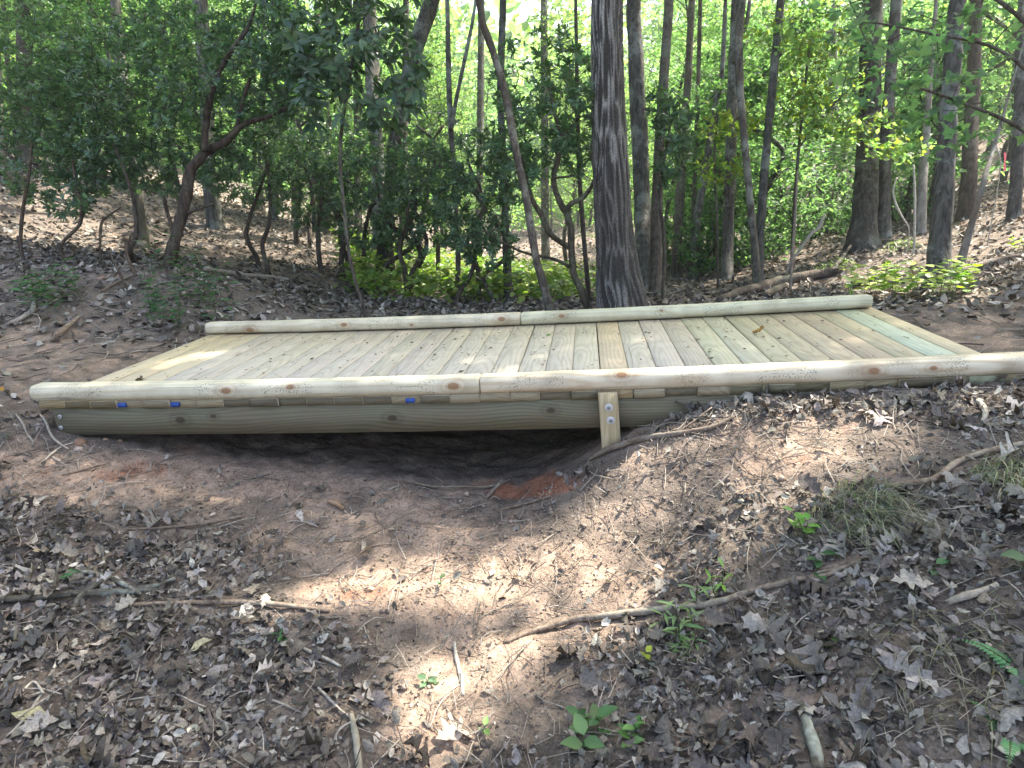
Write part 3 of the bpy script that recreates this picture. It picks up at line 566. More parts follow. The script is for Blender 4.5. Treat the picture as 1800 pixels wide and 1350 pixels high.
# ---- evergreen shrubs
def grow(nodes, targets, jit=.06):
    nodes = np.asarray(nodes, float); pool = np.zeros((len(nodes)+len(targets)*5, 3)); pool[:len(nodes)] = nodes; n = len(nodes)
    d0 = np.array([np.min(((nodes-t)**2).sum(1)) for t in targets]); paths = []
    for i in np.argsort(d0):
        t = targets[i]; j = np.argmin(((pool[:n]-t)**2).sum(1)); a = pool[j]; L = np.linalg.norm(t-a)
        p1 = a+(t-a)*.35+rng.normal(0, jit*min(L, 1.2), 3)+[0,0,-.05*L]; p2 = a+(t-a)*.7+rng.normal(0, jit*min(L, 1.2), 3)+[0,0,-.04*L]
        pa = np.array([a, p1, p2, t]); paths.append((pa, L)); pool[n:n+3] = pa[1:]; n += 3
    return paths
def shrub(name, label, stems, vols, leaf=.085, per=11, cols=DARK, mat='bark_dark', color=(1,1,1), droop=.0, tmpl=LAUREL, lm='leaf_laurel', cat='shrub', group=None, flat=False, cone=(.75,1.45), carve=False):
    """stems: list of (pixel polyline with widths, depth); vols: (px,py,rx,ry,d,dd,n)"""
    nodes = []; base = None; tubes = []
    for pts, d in stems:
        w3 = [np.r_[P(a, b, d+(rng.normal(0,.06) if i else 0)), c_*d/F/2] for i, (a, b, c_) in enumerate(pts)]
        if base is None or len(pts[0]) == 3 and w3[0][2]-Hs(w3[0][0], w3[0][1]) < .6 and not tubes:
            base = w3[0][:3].copy(); base[2] = Hs(base[0], base[1])
        if not tubes or (w3[0][2]-Hs(w3[0][0], w3[0][1])) < .35:
            g = w3[0].copy(); g[2] = Hs(g[0], g[1])-.06; w3.insert(0, g)
        sp = smoothpath(np.array(w3), 6); tubes.append(sp); nodes.append(sp[2:, :3])
    root = empty(name, base, label, cat, group)
    for sp in tubes:
        mb = MB(); mb.tube(sp[:, :3], np.maximum(sp[:, 3], .003), 8, None, .12, rng.integers(0, 40)); mb.build('stem', M[mat], root, color, True, base)
    T = []
    for (px_, py_, rx, ry, d, dd, n) in vols:
        a = rng.uniform(0, 6.283, n); r = np.sqrt(rng.random(n)); 
        q = np.array([P(px_+rx*r_*math.cos(a_), py_+ry*r_*math.sin(a_), d+dd*rng.uniform(-1, 1)) for a_, r_ in zip(a, r)]); T.append(q)
    T = np.vstack(T); T = T[T[:, 2] > H(T[:, 0], T[:, 1])+.12]
    T = T[keep(T)] if carve else T
    paths = grow(np.vstack(nodes), T); mb = MB(); ml = MB(); LP, LD, LN = [], [], []
    for pa, L in paths:
        r0 = min(.004+.005*L, .012); mb.tube(smoothpath(pa, 2), np.linspace(r0, .0022, 7), 3)
        t = pa[-1]-pa[-2]; t = t/(np.linalg.norm(t)+1e-9)*.6+np.array([0,0,.45]); t /= np.linalg.norm(t)
        m_ = int(per*rng.uniform(.7, 1.3)); az = rng.uniform(0, 6.28)+np.arange(m_)*2.4; el = rng.uniform(cone[0], cone[1], m_)
        x = np.cross(t, [.3,.5,.2]); x /= np.linalg.norm(x); y = np.cross(t, x)
        dv = np.cos(el)[:, None]*t+np.sin(el)[:, None]*(np.cos(az)[:, None]*x+np.sin(az)[:, None]*y); dv[:, 2] -= droop
        LP.append(pa[-1]-t*rng.uniform(0, .09 if not flat else .35, (m_, 1))*(1 if not flat else 1)); LD.append(dv); LN.append(np.tile([0,0,1.], (m_, 1))+rng.normal(0, .25, (m_, 3)) if flat else np.tile(t, (m_, 1))+rng.normal(0, .3, (m_, 3)))
    mb.build('branches', M[mat], root, color, False, base)['kind'] = 'stuff'
    LP, LD, LN = np.vstack(LP), np.vstack(LD), np.vstack(LN); N = len(LP)
    ml.dirscatter(tmpl, LP, LD, LN, leaf*rng.uniform(.65, 1.2, N), pal(N, cols)); ml.build('crown', M[lm], root, None, False, base)
    return root
shrub('laurel_shrub', 'big dark evergreen shrub with crooked forking trunk on the left bank',
  [([(294,478,20),(305,430,20),(318,385,20),(328,340,19),(335,300,18),(350,280,17),(366,264,16),(390,253,14),(408,238,12),(430,217,10),(470,206,8),(505,188,7),(535,165,5)], 6.0),
   ([(362,266,13),(360,235,12),(364,205,12),(371,165,11),(385,125,9),(410,85,8),(440,40,6),(455,-20,5)], 6.0), ([(415,228,8),(424,190,7),(432,160,6),(440,138,5)], 6.0),
   ([(250,490,20),(236,462,14),(228,440,10),(240,405,8),(232,340,6),(200,250,5)], 6.2), ([(296,470,9),(270,500,14),(250,492,12)], 6.0), ([(330,375,6),(350,367,5),(375,358,4)], 6.0), ([(302,402,7),(293,370,6),(289,345,5)], 6.0)],
  [(290,170,230,170,7.1,.8,900),(110,230,130,150,6.9,.9,400),(470,100,110,110,6.4,.7,300),(400,300,50,35,6.6,.3,30),(170,280,110,45,6.7,.5,130),(60,120,110,130,7,.8,330),(250,120,140,110,6,.5,140),(500,90,60,60,5.8,.3,60)], .07, 12, DARK+MID, color=(.75,.72,.7))
shrub('rhododendron_shrub', 'dark evergreen shrub with long hanging leaves at top left of centre',
  [([(640,545,6),(618,470,6),(606,380,6),(598,260,6),(612,150,6),(630,40,6),(640,-60,5)], 5.9)], [(600,60,120,90,5.6,.5,70),(690,130,70,110,5.8,.4,50),(560,150,60,60,5.6,.4,26),(650,-60,150,60,5.6,.5,60)], .13, 9, droop=.55)
mids = [('low evergreen shrub at the foot of the left slope', 450,290,95,65,8.2,[(452,455),(470,470)],105),
 ('rounded evergreen shrub left of the lichen grey trunk', 555,315,85,80,8.8,[(600,455),(560,440),(612,460)],190),
 ('dense evergreen shrub below the lichen grey trunk', 650,340,85,95,8.6,[(690,468),(640,450),(676,470)],250),
 ('spreading evergreen shrub under the leaning trunk', 735,350,80,95,8.0,[(712,478),(735,470),(722,486)],250),
 ('dark evergreen shrub left of the crooked sapling', 835,340,65,105,7.4,[(805,520),(842,510),(868,525)],200),
 ('evergreen shrub higher up behind the rounded one', 540,230,100,70,11,[(545,420),(520,410)],190),
 ('evergreen shrub between lichen grey trunk and thin forked trunk', 760,250,70,60,10,[(770,450),(740,440)],130)]
for lab, cx, cy_, rx, ry, d, bs, n in mids:
    st = []
    for bx, by in bs:
        j = rng.normal(0, 14, 4); st.append(([(bx,by,9),(bx+j[0],by-40,8),(bx+j[1]+(cx-bx)*.4,by-85,7),(bx+j[2]+(cx-bx)*.7,cy_+10,5),(cx+j[3]*2,cy_-ry*.5,4)], d+rng.normal(0,.2)))
    shrub('laurel_shrub', lab, st, [(cx,cy_,rx*1.1,ry*1.1,d,.9,int(n*1.35))], .075, 12, DARK+MID, group='evergreen shrubs behind the bridge')
shrub('laurel_shrub', 'tall evergreen shrub with snaking dark stems left of the thick oak',
  [([(1036,548,13),(1022,510,13),(1008,480,12),(1005,440,12),(1003,400,12),(994,372,12),(984,355,11),(975,330,10),(974,305,10),(981,280,9),(978,250,8),(984,235,7),(975,200,6),(965,150,5)], 6.7),
   ([(994,372,9),(1004,358,9),(1025,347,8),(1038,330,7),(1045,310,6),(1040,270,5)], 6.7), ([(1003,436,10),(985,425,10),(965,408,10),(950,375,10),(935,350,9),(926,320,9),(922,295,8),(915,275,7),(905,240,5)], 6.7),
   ([(1003,470,7),(985,460,6),(960,452,6),(925,445,5),(880,425,4),(850,405,3)], 6.7), ([(984,240,6),(1005,222,5),(1020,205,4)], 6.7), ([(975,313,4),(1000,310,4),(1014,305,3)], 6.7)],
  [(950,140,90,100,7.1,.8,110),(930,240,80,75,7.1,.7,105),(1010,190,45,110,7,.5,80),(900,300,45,60,7,.5,60),(1010,270,35,40,7,.4,35),(860,430,50,40,7,.4,30)], .085, 11, MID+DARK[3:], color=(1,1.05,.9))
shrub('laurel_shrub', 'small evergreen shrub with hanging sprigs right of the thick oak',
  [([(1165,520,7),(1168,430,7),(1160,340,6),(1170,270,5),(1180,210,4)], 7.6)], [(1185,215,35,55,7.6,.3,34),(1160,190,25,40,7.6,.3,18),(1195,260,28,25,7.6,.3,18),(1170,300,20,40,7.6,.3,12)], .1, 11, DARK+MID)
for lab, cx, cy_, rx, ry, d, n in [('leafy shrub low beyond the slim trunks right of the oak',1245,420,60,60,11,110),('leafy shrub beyond the leaning twin trunks',1310,400,60,70,12.5,120),('wide leafy shrub left of the large dark tree',1420,400,80,60,12,170),
     ('leafy shrub above the fallen log at right of centre',1390,330,80,60,14,150),('leafy shrub far behind the bowed trunk',1230,330,60,60,13,120),('low leafy shrub below the thin far trunk',1460,350,70,60,13,150),('leafy shrub on the right slope beyond the dead trunk',1590,360,70,45,12,110),('leafy shrub filling the gap behind the slim dark trunk',1180,440,50,50,12,110),('leafy shrub behind the slender leaning trunk',1345,440,60,45,11,130)]:
    st = [([(cx+o_, cy_+ry+22, 6),(cx+o_*1.3+rng.normal(0,8), cy_+ry*.3, 5),(cx+o_*2, cy_-ry*.5, 3)], d) for o_ in (-14, 4, 20)]
    shrub('leafy_shrub', lab, st, [(cx,cy_,rx,ry,d,1.0,n)], .1, 13, MID+GREEN[2:3]+DARK[:1], lm='leaf_bright', tmpl=LEAF2, flat=True, group='leafy shrubs beyond the right hand trees')
# saplings with maple leaves at the upper right
shrub('maple_sapling', 'near maple branches with broad soft green leaves across the upper right', [([(1940,640,16),(1925,400,15),(1880,200,12),(1820,60,8),(1700,-40,6)], 4.3), ([(1925,330,9),(1800,230,7),(1690,180,5),(1600,150,4)], 4.2), ([(1880,190,8),(1760,90,6),(1640,60,4),(1540,40,3)], 4.2)],
  [(1620,70,180,90,4.6,.6,24),(1700,180,110,60,4.5,.5,9),(1540,160,70,50,4.8,.5,6),(1740,30,120,60,4.5,.6,14),(1480,40,80,50,5,.5,8)], .09, 6, [(.12,.21,.12),(.14,.235,.13),(.10,.185,.11)], tmpl=MAPLE, lm='leaf_bright', flat=True, cat='sapling', carve=True)
shrub('maple_sapling', 'sapling with yellowing layered leaves left of the large dark tree', [([(1392,470,7),(1398,340,6),(1410,200,5),(1425,60,4)], 8.8), ([(1404,260,4),(1450,200,3),(1500,150,2)], 8.8)],
  [(1440,110,90,60,8.8,.8,90),(1480,200,80,40,8.8,.8,70),(1400,180,60,60,8.8,.8,50),(1580,230,70,50,8.6,.6,50),(1420,40,120,50,9,.8,70)], .1, 9, YELLOW+GREEN, tmpl=LEAF2, lm='leaf_bright', flat=True, cat='sapling')
shrub('maple_sapling', 'small sapling with yellow leaves beside the upright brown trunk', [([(1262,500,5),(1260,380,4),(1256,280,4),(1262,200,3)], 8.8)],
  [(1262,215,35,25,8.8,.4,18),(1325,200,30,20,8.8,.4,12),(1250,290,30,25,8.8,.4,14),(1300,280,40,20,8.8,.4,12)], .1, 8, YELLOW, tmpl=LEAF2, lm='leaf_bright', flat=True, cat='sapling')
# ---- sunlit understory behind, copies of a few saplings
def understory(h, n, seed, cols, leaf):
    r = np.random.default_rng(seed); root = empty('understory_tree', (0,0,0)); mb = MB(); ml = MB()
    path = np.array([[r.normal(0,.12)*i*.6, r.normal(0,.12)*i*.6, i*h/6-.1] for i in range(7)]); path[0, :2] = 0
    sp = smoothpath(path, 4); mb.tube(sp, np.linspace(.055+h*.004, .01, len(sp)), 7, None, .1); mb.build('trunk', M['bark'], root, (.9,.9,.88), True)
    mb = MB(); LPos = []
    nb = int(h*7)
    for b in range(nb):
        z = h*(.14+.86*(b/nb)**.9); a0 = np.array([np.interp(z, sp[:, 2], sp[:, 0]), np.interp(z, sp[:, 2], sp[:, 1]), z])
        az = b*2.4+r.normal(0,.4); L = h*.30*(1.15-z/h*.75)*r.uniform(.6, 1.25); e = a0+np.array([math.cos(az)*L, math.sin(az)*L, L*r.uniform(-.05,.5)])
        md = (a0+e)/2+[0,0,.12*L]; bp = smoothpath([a0, md, e], 3); mb.tube(bp, np.linspace(.014, .004, len(bp)), 3)
        m_ = max(int(n/nb*r.uniform(.6, 1.4)), 4); t = r.random(m_)**.7*.9+.12; q = np.stack([np.interp(t, np.linspace(0, 1, len(bp)), bp[:, i]) for i in range(3)], 1)
        LPos.append(q+r.normal(0, 1, (m_, 3))*np.array([.26,.26,.09])*(.4+.5*L))
    mb.build('branches', M['bark'], root, (.8,.8,.78))['kind'] = 'stuff'
    p = np.vstack(LPos); N = len(p); ml.scatter(LEAF2, p, randn_up(N, .8), r.uniform(0, 6.28, N), leaf*r.uniform(.7, 1.25, N), pal(N, cols)); ml.build('crown', M['leaf_bright'], root)
    return root
UL = 'slender sunlit understory tree in the bright woods behind'
tm = [understory(6.5, 3400, 1, GREEN, .12), understory(8.5, 4600, 2, GREEN+YELLOW[:1], .125), understory(4.2, 2800, 3, GREEN+MID, .11), understory(10.5, 5400, 4, GREEN, .13), understory(7.5, 4000, 5, YELLOW+GREEN, .12)]
used = [False]*5
def put(i, x, y, sx, rz, tint):
    o = tm[i] if not used[i] else copy_tree(tm[i]); used[i] = True
    o.location = (x, y, Hs(x, y)-.05); o.scale = (sx, sx, sx*rng.uniform(.9, 1.15)); o.rotation_euler = (0, 0, rz)
    tag(o, UL, 'tree', 'understory trees in the sunlit woods behind')
    for ch in o.children:
        if ch.name.startswith('crown'): ch.color = (*tint, 1)
cnt = 0
while cnt < 140:
    px_ = rng.uniform(-520, 2350); d = 13+rng.random()**1.1*34
    if d < 15 and 480 < px_ < 1150 and rng.random() < .6: continue
    q = P(px_, 400, d); b = rng.uniform(.75, 1.2)
    put(int(rng.integers(0, 5)), q[0], q[1], min(max(.3+d/42, .5), 1.15)*rng.uniform(.85, 1.15), rng.uniform(0, 6.28), (b*rng.uniform(.9,1.1), b, b*rng.uniform(.85,1.25))); cnt += 1
for _ in range(34):
    px_ = rng.uniform(-80, 700) if rng.random() < .55 else rng.uniform(1150, 1650); d = rng.uniform(11, 20); q = P(px_, 400, d); b = rng.uniform(.8, 1.2)
    put([2, 2, 0][int(rng.integers(0, 3))], q[0], q[1], rng.uniform(.6, 1.0), rng.uniform(0, 6.28), (b*.95, b, b*1.1))
for i in range(5):
    if not used[i]: put(i, 5+i, 30, 1, 0, (1,1,1))
# the wood far behind reads as one mass
mb = MB(); n = 120000; a = rng.uniform(math.radians(15), math.radians(175), n); d = 44+rng.random(n)**.8*70
x = CP[0]+np.cos(a)*d; y = CP[1]+np.sin(a)*d; clump = fbm(x, y, .12, 3, 140)
z = H0(x, y)+rng.random(n)*(11+17*clump); 
mb.scatter(LEAF2, np.c_[x, y, z], randn_up(n, .7), rng.uniform(0, 6.28, n), rng.uniform(.6, 1.3, n), pal(n, GREEN+YELLOW[2:]))
tag(mb.build('far_woods', M['leaf_bright']), 'hazy bright green wood far behind', 'woods', kind='stuff')
# ---------------------------------------------------------------- forest floor
LC = [(.14,.118,.095),(.19,.165,.138),(.10,.084,.07),(.25,.224,.19),(.16,.14,.118),(.30,.272,.235),(.115,.096,.08),(.21,.188,.163)]
def density(px, py, x, y):
    """leaf cover: thick on the banks, thin on the trail and in the washed gully"""
    bare = sum(a*blob(px, py, *b) for a, *b in [(1.0,140,840,330,75),(1.1,600,880,330,90),(1,820,920,260,100),(.9,620,1030,190,60),(1.1,850,1050,280,100),(.95,780,1250,190,150),(.7,960,1000,200,90),(.6,1150,900,150,60),(.7,880,1140,130,80),(.95,1330,815,260,75),(.5,1500,780,160,60),(.6,1000,1240,90,80),(1.2,150,640,330,55),(1.3,1740,590,190,55),(1.2,900,780,1000,30)])
    d = 1-np.clip(bare, 0, .97); return d*np.clip(1.5*fbm(x, y, 3, 3, 200)+1.6*(fbm(x, y, 10, 2, 210)-.5)+.05, .06, 1.2)
def ground_pts(n, x0, x1, y0, y1, dens=True, seed=0, dmax=1e9):
    x = rng.uniform(x0, x1, n); y = rng.uniform(y0, y1, n); q = np.c_[x, y, H(x, y)]; px_, py_, d = proj(q)
    ok = (d > .25) & (px_ > -1100) & (px_ < 2900) & (py_ < 2300) & (d < dmax)
    ok &= ~((x > .0) & (x < 4.7) & (y > -.01) & (y < 1.72))
    if dens: ok &= rng.random(n) < density(px_, py_, x, y)
    q = q[ok]
    if STK:
        A = np.vstack(STK); o2 = np.ones(len(q), bool)
        for i in range(0, len(q), 8000): o2[i:i+8000] = ~((((q[i:i+8000, None, :2]-A[None, :, :2])**2).sum(-1) < A[None, :, 2]**2).any(1))
        q = q[o2]
    return q
def gnormal(q, e=.03):
    dx = (H(q[:, 0]+e, q[:, 1])-H(q[:, 0]-e, q[:, 1]))/(2*e); dy = (H(q[:, 0], q[:, 1]+e)-H(q[:, 0], q[:, 1]-e))/(2*e); return np.c_[-dx, -dy, np.ones(len(q))]
def litter(mb, q, tmpls, s0, s1, tilt, lift, cols=LC, jit=.36):
    nr = gnormal(q); nr = nr/np.linalg.norm(nr, axis=1)[:, None]+rng.normal(0, tilt, (len(q), 3)); idx = rng.integers(0, len(tmpls), len(q))
    for i, t in enumerate(tmpls):
        m_ = idx == i; n = int(m_.sum())
        if n:
            flip = np.where(rng.random(n) < .4, -1., 1.)[:, None]
            p = q[m_]+np.c_[np.zeros(n), np.zeros(n), rng.uniform(.002, lift, n)]
            mb.scatter(t, p, nr[m_]*flip, rng.uniform(0, 6.28, n), rng.uniform(s0, s1, n), pal(n, cols, jit, .022))
STK = []
# ---- single sticks
def stick(label, pts, mat='stick', color=(1,1,1), twigs_=(), lift=.6, name='stick', k=8):
    q = []
    for a, b, w_ in pts:
        g = ground(a, b); d = proj(g)[2]; r = w_*.85*float(d)/F/2; q.append([g[0], g[1], g[2]+r*lift+.014*min(float(d)/2.5, 2), r])
    q = np.array(q); base = q[0, :3].copy(); sp = smoothpath(q, 7); n = len(sp)
    sp[:, :3] += (np.cumsum(rng.normal(0, .12, (n, 3)), 0)*np.linspace(0,1,n)[:, None]*0+rng.normal(0, .05, (n, 3)))*sp[:, 3:4]
    STK.append(np.c_[sp[:, :2], sp[:, 3]*1.2+.016])
    root = empty(name, base, label, 'stick')
    mb = MB(); mb.tube(sp[:, :3], sp[:, 3]*(1+rng.normal(0, .03, n)), k, None, .12, rng.integers(0, 30)); mb.build('shaft', M[mat], root, color, True, base)
    for tw in twigs_:
        q = []
        for a, b, w_, up in tw: g = ground(a, b); d = proj(g)[2]; q.append([g[0], g[1], g[2]+up, w_*float(d)/F/2])
        sp = smoothpath(np.array(q), 5); mb = MB(); mb.tube(sp[:, :3], sp[:, 3], 6, None, .15); mb.build('side_twig', M[mat], root, color, True, base)
    return root
LICH = (1.0,1.08,1.02)
stick('long bent brown branch across the right foreground litter', [(885,1137,7),(945,1115,12),(1010,1098,14),(1080,1090,15),(1160,1080,15),(1250,1070,15),(1330,1045,14),(1400,1028,12),(1450,1020,11),(1500,996,7)], 'stick', (.95,.9,.85), [[(1415,1026,7,.01),(1440,1015,6,.02),(1475,1010,5,.02)]])
stick('dark mossy branch lying at the left edge of the foreground', [(-20,1062,14),(60,1060,14),(130,1052,13),(210,1050,14),(290,1043,9)], 'stick_lichen', (1,1,1), [[(125,1083,12,.02),(150,1055,11,.03),(185,1032,8,.03)],[(95,1055,5,.01),(105,1035,4,.06),(112,1022,3,.09)]])
stick('lichen spotted crooked branch above the dark mossy branch', [(140,1012,9),(180,1018,10),(205,1028,11),(225,1038,10),(250,1052,7)], 'stick_lichen', (1.15,1.15,1.1), [[(245,1042,8,.02),(280,1040,9,.03),(310,1028,7,.03)]])
stick('long straight pale stick left of the sunlit clay patch', [(228,1070,8),(300,1068,9),(400,1066,10),(470,1068,10),(530,1075,9),(580,1081,7)], 'stick', (1.15,1.08,1.0))
stick('dark branch running down the bank from the post', [(1035,815,8),(1065,800,12),(1110,785,13),(1160,775,12),(1210,768,11),(1255,758,10),(1290,740,6)], 'stick', (.75,.7,.66), [[(1180,772,5,.01),(1215,755,4,.03),(1250,735,3,.05)]])
stick('short upright pale stick on the sunlit leaves at bottom centre', [(799,1135,7),(803,1165,9),(811,1200,9),(815,1230,8)], 'stick_pale', (.8,.78,.74))
stick('thick lichen covered stick at the bottom edge, right of centre', [(1408,1250,20),(1420,1290,24),(1432,1330,26),(1440,1365,26)], 'stick_lichen', (1.25,1.2,1.1), k=10)
stick('flat pale wood splinter on the litter at right', [(1662,1068,11),(1690,1058,16),(1725,1048,15),(1752,1035,11)], 'stick_pale', (.85,.8,.72))
stick('brown branch behind the grass clump at right', [(1530,866,7),(1580,860,11),(1640,850,12),(1680,822,12),(1730,803,12),(1810,786,12)], 'stick', (1.1,1.0,.9))
stick('thin curved dark stick right of the grass clump', [(1606,892,5),(1632,910,7),(1648,935,7),(1652,955,6),(1660,972,5)], 'stick', (.9,.88,.86))
stick('short pale knobbed stick below the near log at right', [(1716,712,8),(1726,722,11),(1730,735,11),(1726,750,9)], 'stick_pale', (1,.95,.88))
stick('pale thin twig beside a lobed leaf at bottom left of centre', [(512,1132,6),(545,1152,7),(575,1165,7),(600,1178,5)], 'stick_pale', (.9,.88,.85), [[(550,1155,4,.01),(552,1172,4,.01),(549,1182,3,.01)]])
stick('thin hooked twig left of the forked pale twig', [(440,1213,3),(447,1190,5),(455,1170,5),(470,1157,4)], 'stick_pale', (.85,.82,.78))
stick('long wavy twig across the bottom left leaves', [(200,1240,3),(250,1233,4),(310,1228,5),(340,1240,4),(385,1256,4),(430,1250,4),(475,1237,5),(530,1258,4)], 'stick_pale', (.8,.78,.75), [[(476,1237,4,.01),(472,1220,4,.02),(470,1208,3,.03)]])
stick('pale twig forming a vee at the bottom left corner', [(0,1242,4),(30,1232,5),(60,1205,5),(78,1225,5)], 'stick_pale', (.95,.93,.88))
stick('bent grey twig at the bottom left, below the vee twig', [(10,1305,4),(40,1275,6),(62,1245,6),(78,1222,5)], 'stick_pale', (.95,.93,.86))
stick('rotten stick at the bottom edge left of centre', [(618,1260,11),(626,1300,14),(634,1365,15)], 'stick', (1.15,1.1,1.0))
stick('forked bottom twig between the wavy twig and the rotten stick', [(560,1215,5),(580,1235,6),(600,1255,5),(640,1282,5)], 'stick_pale', (.8,.76,.72), [[(575,1360,4,.01),(585,1320,5,.01),(600,1290,5,.02),(640,1270,3,.02)]])
stick('brown broken stick in the middle of the dry gully', [(577,888,8),(590,893,11),(605,902,8)], 'stick', (1.2,.9,.7))
stick('grey stick under the shade near the red clay', [(855,882,6),(868,868,8),(878,858,8),(884,850,6)], 'stick', (1.1,1.1,1.05))
stick('thin crossing roots below the bridge shade', [(710,850,4),(760,862,5),(810,862,5),(860,862,5),(900,848,3)], 'stick', (.8,.75,.7), [[(755,835,4,.01),(775,848,5,.01),(790,858,4,.01)]])
stick('thin stick below the red clay patch', [(870,905,3),(905,897,5),(940,888,5),(968,878,3)], 'stick', (.9,.85,.8))
stick('thin dark twig lying left of centre in the gully', [(225,938,5),(300,934,6),(370,926,6),(425,914,4)], 'stick', (.75,.72,.7))
stick('curved fine twig in the gully below the thin dark twig', [(585,1005,3),(620,990,4),(650,968,4),(690,962,3),(725,962,3)], 'stick', (1.2,1.15,1.1))
stick('bent root hanging at the left corner of the bridge', [(68,732,4),(80,745,5),(92,772,5),(104,785,5),(122,796,3)], 'stick_pale', (.85,.8,.75))
stick('thin roots lying left of the bridge corner', [(30,735,3),(42,752,4),(50,770,4),(62,785,3)], 'stick_pale', (.8,.76,.72))
stick('pale stick on the orange clay at far left', [(78,818,3),(92,805,4),(110,792,4),(130,785,3)], 'stick_pale', (.85,.8,.75), [[(92,806,4,.01),(115,820,4,.01),(135,825,3,.01)]])
stick('small straight twig on the orange clay at left', [(110,842,4),(140,835,5),(186,822,4)], 'stick', (1,.92,.85))
stick('fallen branch lying down the left slope above the far log', [(362,480,9),(400,486,10),(440,491,9),(480,494,9),(508,497,6)], 'stick_pale', (.7,.68,.66))
stick('broken grey limb at the left edge above the trail', [(15,578,7),(35,570,9),(58,555,10),(62,540,8)], 'stick_pale', (.75,.72,.7))
stick('stout broken branch pointing up at the trail left of the deck', [(98,600,12),(118,585,11),(140,566,8)], 'stick', (1.2,1.1,1.0))
stick('dark fallen bough across the left slope', [(180,520,5),(205,505,6),(235,490,7),(120,492,4)][:3], 'stick', (.7,.65,.6))
stick('mossy dark fallen log on the right slope behind the bridge', [(1262,535,13),(1300,523,18),(1350,510,22),(1400,498,22),(1445,490,20),(1480,482,14)], 'bark_dark', (1.1,1.1,1.1), [[(1455,488,8,.02),(1475,470,7,.08),(1493,452,4,.15)]], name='fallen_log', k=12)
stick('long grey fallen log at the far right slope', [(1560,505,10),(1610,497,13),(1680,487,14),(1740,468,11),(1790,455,6)], 'stick', (.75,.72,.72), name='fallen_log', k=10)
stick('splintered pale stump wood behind the far log at right', [(1345,526,12),(1362,519,17),(1382,508,11)], 'stick_pale', (.32,.29,.26), name='fallen_log', k=10)
def standing(label, pts, d, mat='stick_pale', color=(1,1,1), cat='dead branch'):
    q = np.array([[*P(a, b, d), w_*d/F/2] for a, b, w_ in pts]); g = q[0].copy(); g[2] = Hs(g[0], g[1])-.03; 
    sp = smoothpath(np.vstack([g, q]), 6); b0 = g[:3]; root = empty('dead_branch', b0, label, cat); mb = MB(); mb.tube(sp[:, :3], sp[:, 3], 7, None, .1); mb.build('shaft', M[mat], root, color, True, b0)
standing('pale curved dead branch rising behind the fallen log', [(1385,470,4),(1405,440,5),(1425,412,6),(1440,400,7),(1444,388,6),(1451,378,3)], 8.4, color=(.75,.74,.72))
standing('thin pale forked dead branch on the right slope', [(1598,405,2),(1585,380,3),(1575,360,4),(1570,335,3),(1577,312,2)], 8)
standing('bare hooked vine by the right edge', [(1758,300,2),(1752,260,3),(1745,246,3),(1730,248,3)], 7)
standing('thin grey sapling stem in front of the far right log', [(1388,525,5),(1393,450,5),(1398,380,4),(1402,300,3)], 7, 'stick', (1.1,1.1,1.1), 'sapling')
standing('thin upright dead stem beside the pale dead trunk', [(1607,430,4),(1608,350,4),(1606,290,3)], 7.6)
for lab, pts, d in [('thin bare stem leaning on the far left slope', [(36,430,6),(40,370,6),(52,300,5),(56,250,4)], 6.6), ('bare crooked stem between the left edge and the pale lichen trunk', [(108,430,5),(140,395,6),(142,360,6),(132,320,5),(128,280,4)], 6.4),
    ('thin dark stem just right of the bare crooked one', [(176,440,4),(178,395,5),(190,380,4),(212,365,3)], 6.4), ('thin fork stem left of the deck far corner', [(222,560,3),(228,520,4),(205,470,4),(190,440,3)], 5.6), ('slender leaning stem behind the far log at left', [(268,545,5),(255,505,6),(232,470,6),(222,440,5),(232,410,4)], 5.8)]:
    standing(lab, pts, d, 'bark_dark', (1.2,1.1,1.0), 'sapling')
# ---- rocks
k = NT('field_stone'); n1 = k.n('TexNoise', {'Vector': k.n('TexCoord', out=3), 'Scale': 40.0, 'Detail': 5.0}); oi = k.t.nodes.new('ShaderNodeObjectInfo')
k.set(Base_Color=k.mix(1.0, k.mix(n1, (.2,.15,.115), (.42,.35,.29)), oi.outputs['Color'], 'MULTIPLY'), Roughness=.85); k.bump(n1, .6, .005); M['rock'] = k.m
def rock(label, px_, py_, w_, color=(1,1,1)):
    g = ground(px_, py_); d = float(proj(g)[2]); r = w_*d/F/2; n, kk = 9, 12; th = np.linspace(0, np.pi, n); V = []
    sd = rng.uniform(0, 90)
    for i, t in enumerate(th):
        for j in range(kk):
            a = j/kk*6.283; s_ = 1+.45*(float(vn(np.array([j*.55]), np.array([i*.7+sd]), 9, 7)[0])-.5)
            V.append((r*s_*math.sin(t)*math.cos(a), r*.8*s_*math.sin(t)*math.sin(a), r*.62*s_*math.cos(t)+r*.25))
    Q = [(i*kk+j, (i+1)*kk+j, (i+1)*kk+(j+1) % kk, i*kk+(j+1) % kk) for i in range(n-1) for j in range(kk)]
    o = obj('rock', mesh('rock', V, [np.array(Q)]), M['rock'], None, color); o.location = g; o.rotation_euler = (0, 0, rng.uniform(0, 6)); tag(o, label, 'rock')
rock('pale angular rock on the clay below the bridge corner', 139, 793, 20, (1.3,1.25,1.2)); rock('brown clod beside the pale rock under the bridge corner', 142, 781, 24, (.7,.5,.38))
rock('small tan stone in the gully below the bridge', 541, 853, 18, (1,.85,.75)); rock('round brown stone at the edge of the bridge shade', 543, 833, 15, (.7,.6,.5)); rock('tiny stone on the clay under the stringer', 186, 774, 10, (.8,.65,.5)); rock('tiny clod under the left half of the stringer', 212, 776, 10, (.8,.6,.45)); rock('small dark stone on orange clay left of the gully', 395, 822, 12, (.8,.7,.6))
